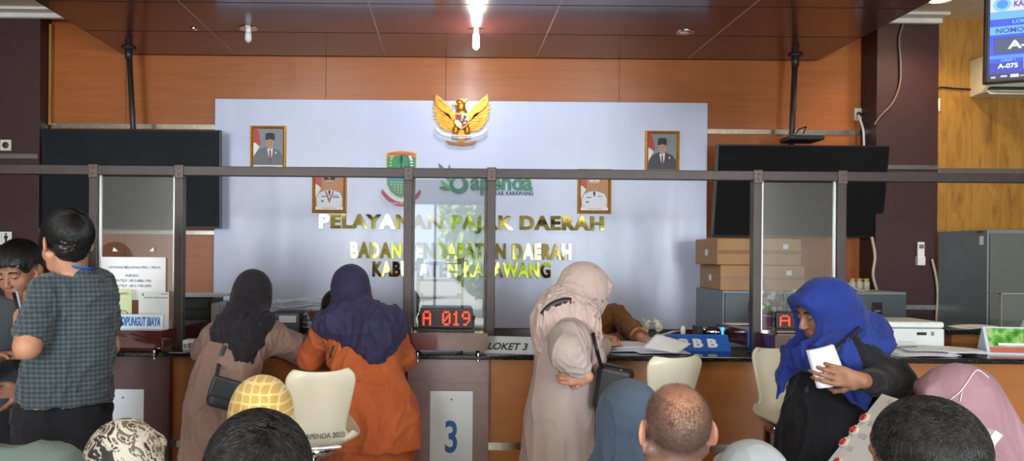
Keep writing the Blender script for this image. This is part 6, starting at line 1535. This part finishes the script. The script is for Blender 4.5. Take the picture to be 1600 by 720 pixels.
S.rc(nk+V3(0, -.05, -.02), A_(1310, 570, 2.76), .11, .075, .05); S.rc(A_(1310, 560, 2.78), A_(1340, 610, 2.72), .085, .045, .04); S.rc(A_(1340, 610, 2.72), A_(1349, 640, 2.72), .042, .012, .03)
S.rc(O+V3(-.02, 0, -.08), A_(1248, 545, 2.9), .06, .05, .04); S.rc(A_(1248, 545, 2.9), A_(1222, 590, 2.9), .05, .03, .03); S.rc(A_(1222, 590, 2.9), A_(1215, 622, 2.9), .03, .01, .02); S.rc(A_(1260, 550, 2.85), A_(1300, 560, 2.78), .07, .07, .05)
veil_open(S, O, R, 1.0, .07, .088)
hs = scarf_cloth(O, S, t, M['blue_scarf'], [(.013, dict(A=(1, .8, .6), freq=15, seed=9, sharp=3)), (.007, dict(A=(1.1, 1.0, .5), freq=28, seed=6))])
band('bag_strap', spline(onto([dr, hs], [A_(1345, 512, 2.7), A_(1330, 525, 2.7), A_(1316, 537, 2.7), A_(1304, 550, 2.7), A_(1290, 566, 2.7), A_(1272, 590, 2.7), A_(1258, 612, 2.7)], .004)), .020, plain('dark_navy_strap', (20, 24, 48), .6), t)
# folded white sheet in her hand
c0, c1, c2, c3 = A_(1262, 548, 2.56), A_(1303, 538, 2.56), A_(1326, 598, 2.535), A_(1279, 607, 2.535)
ph = empty('folded_paper', tuple(c3), 'folded white paper held by the person in blue headscarf', 'paper'); b = MB()
for dy in (0, .012):
    g = [[tuple(c0*(1-u)*(1-v)+c1*u*(1-v)+c2*u*v+c3*(1-u)*v+V3(0, dy+.012*math.cos(u*PI-PI/2)*-1, 0)) for u in np.linspace(0, 1, 10)] for v in np.linspace(0, 1, 10)]
    b.sheet(g, .003)
b.build('sheet', M['white'], ph)

# ================================================================== FURNITURE NEAR THE COUNTER
M['cream_shell'] = plain('cream_moulded_plastic', (222, 216, 196), .35, coat=.2)
def stool(x, y, yaw, label, wf=1.0):
    "high counter chair with a moulded shell seat"
    t = empty('counter_chair', (x, y, 0), label, 'chair', 'cream shell chairs at the counter'); X = Matrix.Translation((x, y, 0)) @ Matrix.Rotation(math.radians(yaw), 4, 'Z')
    prof = [(.21, .775, .15), (.20, .80, .19), (.1, .795, .2), (-.04, .785, .195), (-.13, .80, .155), (-.17, .85, .105), (-.185, .92, .115), (-.2, 1.0, .132), (-.21, 1.05, .135), (-.212, 1.075, .105)]
    P = spline([(p[2]*wf, p[0], p[1]) for p in prof], 5); g = []
    for i, (w, y_, z_) in enumerate(P):
        row = []
        for j in range(17):
            u = j/8-1; e = abs(u)**3
            seat = 1 if z_ < .86 and y_ > -.15 else 0
            row.append((w*u, y_+(.02*e if not seat else 0)+.012*u*u, z_+(.035*e*seat)))
        g.append(row)
    b = MB(); b.X = X; b.sheet(g, .016); o = b.build('shell_seat', M['cream_shell'], t)
    m = o.modifiers.new('s', 'SUBSURF'); m.levels = m.render_levels = 1
    b = MB(); b.X = X; b.cyl((0, 0, .74), .1, .03, 24).box(-.1, .1, -.1, .1, .76, .778, .01).tube([(0, 0, .02), (0, 0, .75)], .024, 16); b.build('column', M['chrome'], t)
    b = MB(); b.X = X; b.lathe([(.21, 0), (.21, .008), (.12, .022), (.03, .04)], n=36); b.build('foot_plate', M['chrome'], t)
    b = MB(); b.X = X; b.tube([(.13*math.cos(a), .05+.13*math.sin(a), .3) for a in np.linspace(0, 2*PI, 28)], .01, 8); b.tube([(0, 0, .3), (0, -.08, .3)], .01, 8); b.build('footrest', M['chrome'], t)
    return t, X
c = at(502, 620, 2.78)
t, X = stool(c.x-.06, 2.96, 18, 'cream shell chair behind the orange tunic person, back towards the viewer with printed words', .9)
b = MB(); b.X = X @ Matrix.Translation((0, -.222, 0)); add_text(b, 'BAPENDA 2023', -.065, .09, .815+.012, .835+.012, .038, .001, .02); 
b.build('printed_words', plain('faded_black_print', (110, 104, 92), .6), t)
c = at(1040, 620, 3.45); stool(c.x-.09, 3.42, 22, 'cream shell chair between the black handbag and the bald person, half hidden')
c = at(1233, 620, 3.36); stool(c.x, 3.36, 176, 'cream shell chair seen side-on left of the blue headscarf person', .7)

# suggestion / voting kiosk with red buttons behind the seated person at right
Ax, Ad = at(1378, 615, 2.4), 2.4
kx, kz = Ax.x, Ax.z; sx, sz = -.62, -.785; KY0, KY1 = 1.9, 2.4
t = empty('button_kiosk', (kx, 2.08, 0), 'white sloping button kiosk with red push buttons behind the seated dark-haired person', 'kiosk')
L_ = .48; b = MB(); b.poly([(kx, kz), (kx+.018, kz-.012), (kx+.018+sx*L_, kz-.012+sz*L_), (kx+sx*L_, kz+sz*L_)], KY0, KY1, 0, 'xz')
b.build('sloping_panel', plain('white_kiosk_board', (228, 230, 234), .35), t)
b = MB(); b.poly([(kx+.012, kz-.03), (kx+.012, .0), (kx+.0+sx*L_+.03, 0), (kx+sx*L_+.03, kz+sz*L_+.0)], KY0+.02, KY1-.02, 0, 'xz'); b.build('cabinet_body', plain('white_kiosk_body', (222, 224, 228), .4), t)
def onpanel(px, py, lift=0):
    d = np.array(at(px, py, 1.0))-V3(0, 0, CZ); n = V3(-(-sz), 0, -sx); n = V3(sz, 0, -sx); n = n/np.linalg.norm(n)
    if n[2] < 0: n = -n
    p0 = V3(kx, 0, kz); s_ = ((p0-V3(0, 0, CZ)) @ n)/(d @ n); return V3(0, 0, CZ)+d*s_+n*lift, n
ringm = plain('cream_button_ring', (232, 228, 214), .35); red = plain('red_push_button', (206, 32, 36), .25, coat=.5)
for i, (px, py) in enumerate(((1346, 653), (1330, 672), (1314, 691), (1362, 680), (1304, 722))):
    p, n = onpanel(px+6, py+1); b = MB().tube([Vector(p), Vector(p+n*.006), Vector(p+n*.008)], [.0195, .0185, .016], 28); rg = b.build('button', ringm, t)
    MB().tube([Vector(p+n*.006), Vector(p+n*.011), Vector(p+n*.013)], [.0125, .012, .009], 24).build('red_cap', red, rg)
for px, py, w in ((1360, 658, .03), (1344, 677, .045), (1327, 697, .03), (1390, 624, .02)):
    p, n = onpanel(px, py, .0006); sd = V3(sx, 0, sz); b = MB()
    for k in range(3): q = p+sd*(.006*k); b.tube([Vector(q), Vector(q+V3(0, -w*.9, 0))], .0009, 4)
    b.build('caption_print', plain('grey_caption', (150, 152, 158), .6), t)

# ================================================================== SEATED PEOPLE IN FRONT
def chair_row(x, y, label):
    t = empty('waiting_chair', (x, y, 0), label, 'chair', 'grey waiting chairs')
    MB().box(x-.22, x+.22, y-.2, y+.24, .4, .44, .015).build('seat', M['steel_dark'], t); MB().box(x-.22, x+.22, y-.24, y-.21, .46, .8, .01).build('backrest', M['steel_dark'], t)
    for a in (-.2, .2):
        for c_ in (-.2, .2): MB().box(x+a-.012, x+a+.012, y+c_-.012, y+c_+.012, 0, .4).build('leg', M['chrome'], t)
def seated(O, R, label, skinkey, top_mat, wear, sc=1.0, scarf=None, puff=.006, folds=None, shw=.17, lean=0, detail=True, vox=.006, drape=True, chair=None, shd=-.235, extra=(), lap=.3):
    O = V3(O); x, y = O[0], O[1]+lean; t = person((x, y, 0), label)
    nk = V3(O[0]*.7+x*.3, O[1]*.7+y*.3, O[2]-.15*sc); sh = V3(x, y, O[2]+shd*sc); pel = V3(x, y-.02, .56)
    shL, shR = sh+V3(-shw, 0, 0), sh+V3(shw, 0, 0)
    B = Solid(vox); torso(B, pel, (sh+pel)/2+V3(0, 0, .05), shL, shR, nk, O, .95); head(B, O, R, sc, detail)
    for s_, q in ((-1, shL), (1, shR)):
        e = V3(q[0]+s_*.04, y+.06, sh[2]-.26); w_ = V3(x+s_*.1, y+.28, .66); arm(B, q, e, w_); hand(B, w_, V3(-s_*.4, 1, -.1), V3(0, 0, -1), s_*-1*-1, (.2,)*5)
        leg(B, V3(x+s_*.09, y, .53), V3(x+s_*.1, y+lap, .52), V3(x+s_*.1, y+lap-.02, .08), V3(x+s_*.1, y+lap+.1, .035))
    skin(B, t, skinkey, O, R, sc, 1)
    S = Solid(.009); S.loft([(x, y-.01, .47, .19, .15), (x, y, (.47+sh[2]-.1)/2, .18, .14), (x, y, sh[2]-.1, .19, .13), (x, y, sh[2]+.01, .17, .11), (nk[0], nk[1], nk[2]-.005, .075, .07)], .03, fold=(7, .006, 2, .4, 1))
    S.rc(shL, shR, .068, None, .04)
    for s_, q in ((-1, shL), (1, shR)): e = V3(q[0]+s_*.04, y+.06, sh[2]-.26); w_ = V3(x+s_*.1, y+.28, .66); S.rc(q, e, .066, .058, .03); S.rc(e, e*.2+w_*.8, .056, .042, .02)
    cloth(wear, S, t, top_mat, [(.01, dict(freq=15, seed=int(abs(x)*30)))])
    S = Solid(.01)
    for s_ in (-1, 1): S.rc(V3(x+s_*.09, y, .535), V3(x+s_*.1, y+lap, .525), .1, .075, .03); S.rc(V3(x+s_*.1, y+lap, .525), V3(x+s_*.1, y+lap-.02, .1), .075, .055, .02)
    cloth('trousers', S, t, M['dark_trouser'])
    if scarf:
        S = Solid(.0055); veil(S, O, R, sc, puff)
        S.rc(O+V3(0, -.02, -.02), nk+V3(0, -.02, .0), .088*sc, .1*sc, .05)
        if drape: S.rc(nk+V3(0, -.03, .01), sh+V3(0, -.05, -.02), .1*sc, .12*sc, .06); S.rc(nk+V3(0, 0, 0), sh+V3(-shw*.8, -.01, .02), .09*sc, .06*sc, .05); S.rc(nk, sh+V3(shw*.8, -.01, .02), .09*sc, .06*sc, .05); S.rc(sh+V3(0, -.04, 0), sh+V3(0, -.06, -.14), .13*sc, .08*sc, .06)
        for q0, q1, r0, r1 in extra: S.rc(q0, q1, r0, r1, .06)
        veil_open(S, O, R, sc)
        scarf_cloth(O, S, t, scarf, folds or [(.009, dict(A=(1, .8, .5), freq=17, seed=int(abs(x)*40)+3, sharp=3)), (.004, dict(freq=30, seed=4))])
    chair_row(x, y, chair or 'grey waiting chair under the ' + label.replace('seated ', '')[:48])
    return t
def head_for(px, top, D, sc, R, puff=0):
    "head origin so that the crown touches pixel row top"
    p = A_(px, top, D); return p-V3(0, 0, .128*sc+puff)
# batik patterned headscarf
def batik():
    t = NT('black_cream_patterned_scarf'); co_ = t.coord(); n1 = t.noise(co_, 11, 2, .4, 2.2); n2 = t.noise(co_, 30, 2, .4, 1.2)
    c = t.ramp(n1, [(.40, (64, 62, 66)), (.43, (232, 228, 214)), (.50, (236, 232, 218)), (.52, (120, 116, 112)), (.60, (214, 200, 172)), (.64, (80, 78, 80))], 'CONSTANT')
    ln = t.ramp(n2, [(.46, (0, 0, 0, 1)), (.48, (1, 1, 1, 1)), (.53, (1, 1, 1, 1)), (.55, (0, 0, 0, 1))]); c = t.mix(t.math('MULTIPLY', ln, .8), c, (240, 236, 222))
    t.col(c); t.set(Roughness=.7); t.bump(t.noise(t.coord((1, 1, .5)), 20, 3), .3, .006); return t.m
def tiled():
    t = NT('yellow_tile_pattern_scarf'); co_ = t.coord((1, .5, 1)); x = t.sep(co_); n = t.noise(co_, 9, 2)
    def cell(v, f): fr = t.math('FRACT', t.math('ADD', t.math('MULTIPLY', v, f), t.math('MULTIPLY', n, 1.0))); return t.math('POWER', t.math('ABSOLUTE', t.math('SUBTRACT', fr, .5)), 4)
    d = t.math('ADD', cell(x[0], 38), cell(x[2], 38)); c = t.ramp(t.math('MULTIPLY', d, 16), [(.36, (206, 168, 84)), (.5, (232, 208, 146))]); t.col(c); t.set(Roughness=.7, Sheen_Weight=.3); return t.m
R = rotm(0, -8, 0)
O = head_for(410, 585, 2.3, .96, R, .004); seated(O, R, 'seated person in yellow tile-patterned headscarf in front of the printed chair', 'skin', fabric('yellow_blouse', (214, 180, 110)), 'blouse', .96, tiled())
O = head_for(196, 655, 1.98, .93, R); seated(O, rotm(-10, -5, 0), 'seated person in black and cream patterned headscarf at lower left', 'skin', fabric('grey_blouse', (120, 118, 116)), 'blouse', .93, batik())
O = head_for(984, 589, 2.45, 1.06, R, .01); 
seated(O, rotm(-12, -6, 0), 'seated person in slate blue headscarf left of the bald person', 'skin', fabric('slate_blouse', (78, 92, 112), (64, 76, 96)), 'blouse', 1.06, fabric('slate_blue_scarf', (88, 104, 126), (70, 85, 106)), .008)
O = head_for(1176, 684, 2.25, 1.06, R, .006); seated(O, rotm(5, -5, 0), 'seated person in pale grey headscarf, right of the bald person', 'skin', fabric('pale_grey_blouse', (180, 188, 196)), 'blouse', 1.06, fabric('pale_grey_scarf', (186, 194, 202), (170, 179, 188)), .004, shw=.13)
O = head_for(1493, 569, 2.5, 1.04, R); mv = fabric('dusty_mauve_scarf', (168, 132, 144), (152, 117, 130))
t = seated(O, rotm(68, -8, 0), 'seated person in dusty mauve headscarf at right with white mask string', 'skin_d', mv, 'robe', 1.04, mv, .006, shw=.16, lap=.14, extra=((O+V3(.03, 0, .0), A_(1540, 655, 2.5), .085, .075), (A_(1540, 655, 2.5), A_(1580, 730, 2.5), .075, .1)), folds=[(.012, dict(A=(1.3, 1, .3), freq=14, seed=11, sharp=3)), (.004, dict(freq=28, seed=2))])
mvo = [o for o in bpy.data.objects if o.parent == t and o.name.startswith('headscarf')]; b = MB(); S3 = spline(onto(mvo, [A_(1487, 622, 2), A_(1500, 612, 2), A_(1512, 596, 2), A_(1520, 584, 2), A_(1529, 578, 2), A_(1545, 590, 2)], .003)); b.tube([Vector(p) for p in S3], .0016, 6); b.tube([Vector(p) for p in onto(mvo, [A_(1484, 625, 2), A_(1495, 616, 2), A_(1504, 609, 2), A_(1502, 618, 2), A_(1500, 628, 2)], .003)], .0014, 6); b.build('mask_string', M['white_pl'], t)
# grey-green clothed person at the lower left corner
R = rotm(-10, -12, 0); O = V3(-1.05, 1.5, 1.27); seated(O, R, 'seated person in grey green clothing cut by the lower left corner', 'skin', fabric('grey_green_cloth', (98, 112, 108), (84, 98, 94)), 'jacket', 1.0, fabric('grey_green_scarf', (98, 112, 108), (84, 98, 94)), shw=.27, shd=-.215, detail=False, drape=False)
# bald person
R = rotm(0, 2, 0); O = head_for(1056, 592, 1.88, .99, R)
tb = NT('balding_scalp_skin'); co_ = tb.coord(); at_ = tb.n('ShaderNodeAttribute', attribute_name='stubble')
c_ = tb.ramp(tb.noise(co_, 14, 4), [(.3, (184, 126, 100)), (.7, (206, 148, 122))]); fz = tb.noise(co_, 420, 2, .6)
c_ = tb.mix(tb.math('MULTIPLY', at_.outputs['Fac'], tb.math('ADD', .45, tb.math('MULTIPLY', fz, .8))), c_, (92, 76, 72)); tb.col(c_); tb.set(Roughness=.42, Subsurface_Weight=.1, Subsurface_Scale=.02); tb.bump(tb.noise(co_, 300, 3), .2, .002); M['skin_bald'] = tb.m
t = seated(O, R, 'seated person with balding head and short grey hair, seen from behind, centre right', 'skin_bald', fabric('black_collar_shirt', (30, 28, 30)), 'shirt', .99, shw=.19, vox=.0038)
bo = [o for o in bpy.data.objects if o.parent == t and o.name.startswith('body')][0]
vv = np.empty(len(bo.data.vertices)*3, np.float32); bo.data.vertices.foreach_get('co', vv); vv = (vv.reshape(-1, 3)-O) @ R
def sm(a, b, x): q = np.clip((x-a)/(b-a), 0, 1); return q*q*(3-2*q)
dz = vv[:, 2]/.99; rad_ = np.hypot(vv[:, 0], (vv[:, 1]+.05))
st = sm(-.085, -.05, dz)*(1-sm(.02, .085, dz)*sm(.085, .03, np.abs(vv[:, 0]))*.8)*sm(.06, .02, vv[:, 1])*(1-sm(.074, .08, np.abs(vv[:, 0]))*(dz < .03)*(vv[:, 1] > -.045)) + .28*sm(.04, .1, dz)
at2 = bo.data.attributes.new('stubble', 'FLOAT', 'POINT'); at2.data.foreach_set('value', np.clip(st, 0, 1).astype(np.float32))
strands('hair', O, R, (0, -.018, .035), (.0750, .0935, .0835), (.15, -.45, .85), 4200, .005, t, M['hair_grey'], lambda d: (d[:, 2] < .55+.25*np.abs(d[:, 0])) & (d[:, 2] > -.75) & ((d[:, 1] < .2)) & ~((np.abs(d[:, 0]) > .8) & (d[:, 2] < -.1) & (d[:, 1] > -.4)), w=.00034, seed=9, wav=.6, lift=.1)
strands('thin_hair', O, R, (0, -.018, .035), (.0750, .0935, .0835), (.25, -.4, .85), 600, .018, t, M['hair_grey'], lambda d: (d[:, 2] > .1) & (d[:, 1] < .5), w=.00025, seed=10, wav=.5, lift=.1)
# dark-haired person, lower left centre
th_ = NT('black_hair_strand'); th_.col(th_.ramp(th_.noise(th_.coord(), 70, 2), [(.35, (16, 15, 17)), (.7, (44, 41, 43))])); th_.set(Roughness=.3, Specular_IOR_Level=.7); M['hair_strand'] = th_.m
def crop_man(px, top, D, yaw, label, key, seed, whorl, n=9000, pitch=-4, sc=1.03, shirt=(60, 60, 66), hl=.05, hw=.5):
    R = rotm(yaw, pitch, 0); O = head_for(px, top, D, sc, R, .014); t = seated(O, R, label, key, fabric('dark_shirt_cloth_%d' % seed, shirt), 'shirt', sc, shw=.19, vox=.005)
    S = Solid(.0045); hairpiece(S, O, R, sc, .011); frontcut(S, O, R, sc); cap = cloth('hair', S, t, M['hair'], [(.009, dict(freq=55, seed=seed)), (.004, dict(freq=120, seed=seed+1))])
    strands('hair_strands', O, R, V3(0, -.024, .04)*sc, V3(.088, .107, .097)*sc, whorl, n, hl, cap, M['hair_strand'], lambda d: (d[:, 2] > -.6) & ((d[:, 1] < .3) | (d[:, 2] > .25)) & ~((np.abs(d[:, 0]) > .72) & (d[:, 2] < -.12) & (d[:, 1] > -.3)), seed=seed, w=.0010, wav=hw, lift=.6)
    return t, O, R
crop_man(405, 640, 1.42, 12, 'seated person with tousled black hair in front of the yellow headscarf', 'skin_p', 21, (.2, -.5, .8))
crop_man(1440, 618, 1.38, 14, 'seated person with thick short black hair in front of the button kiosk', 'skin_d', 33, (-.2, -.45, .85), 16000, sc=.87, hl=.03, hw=.9)
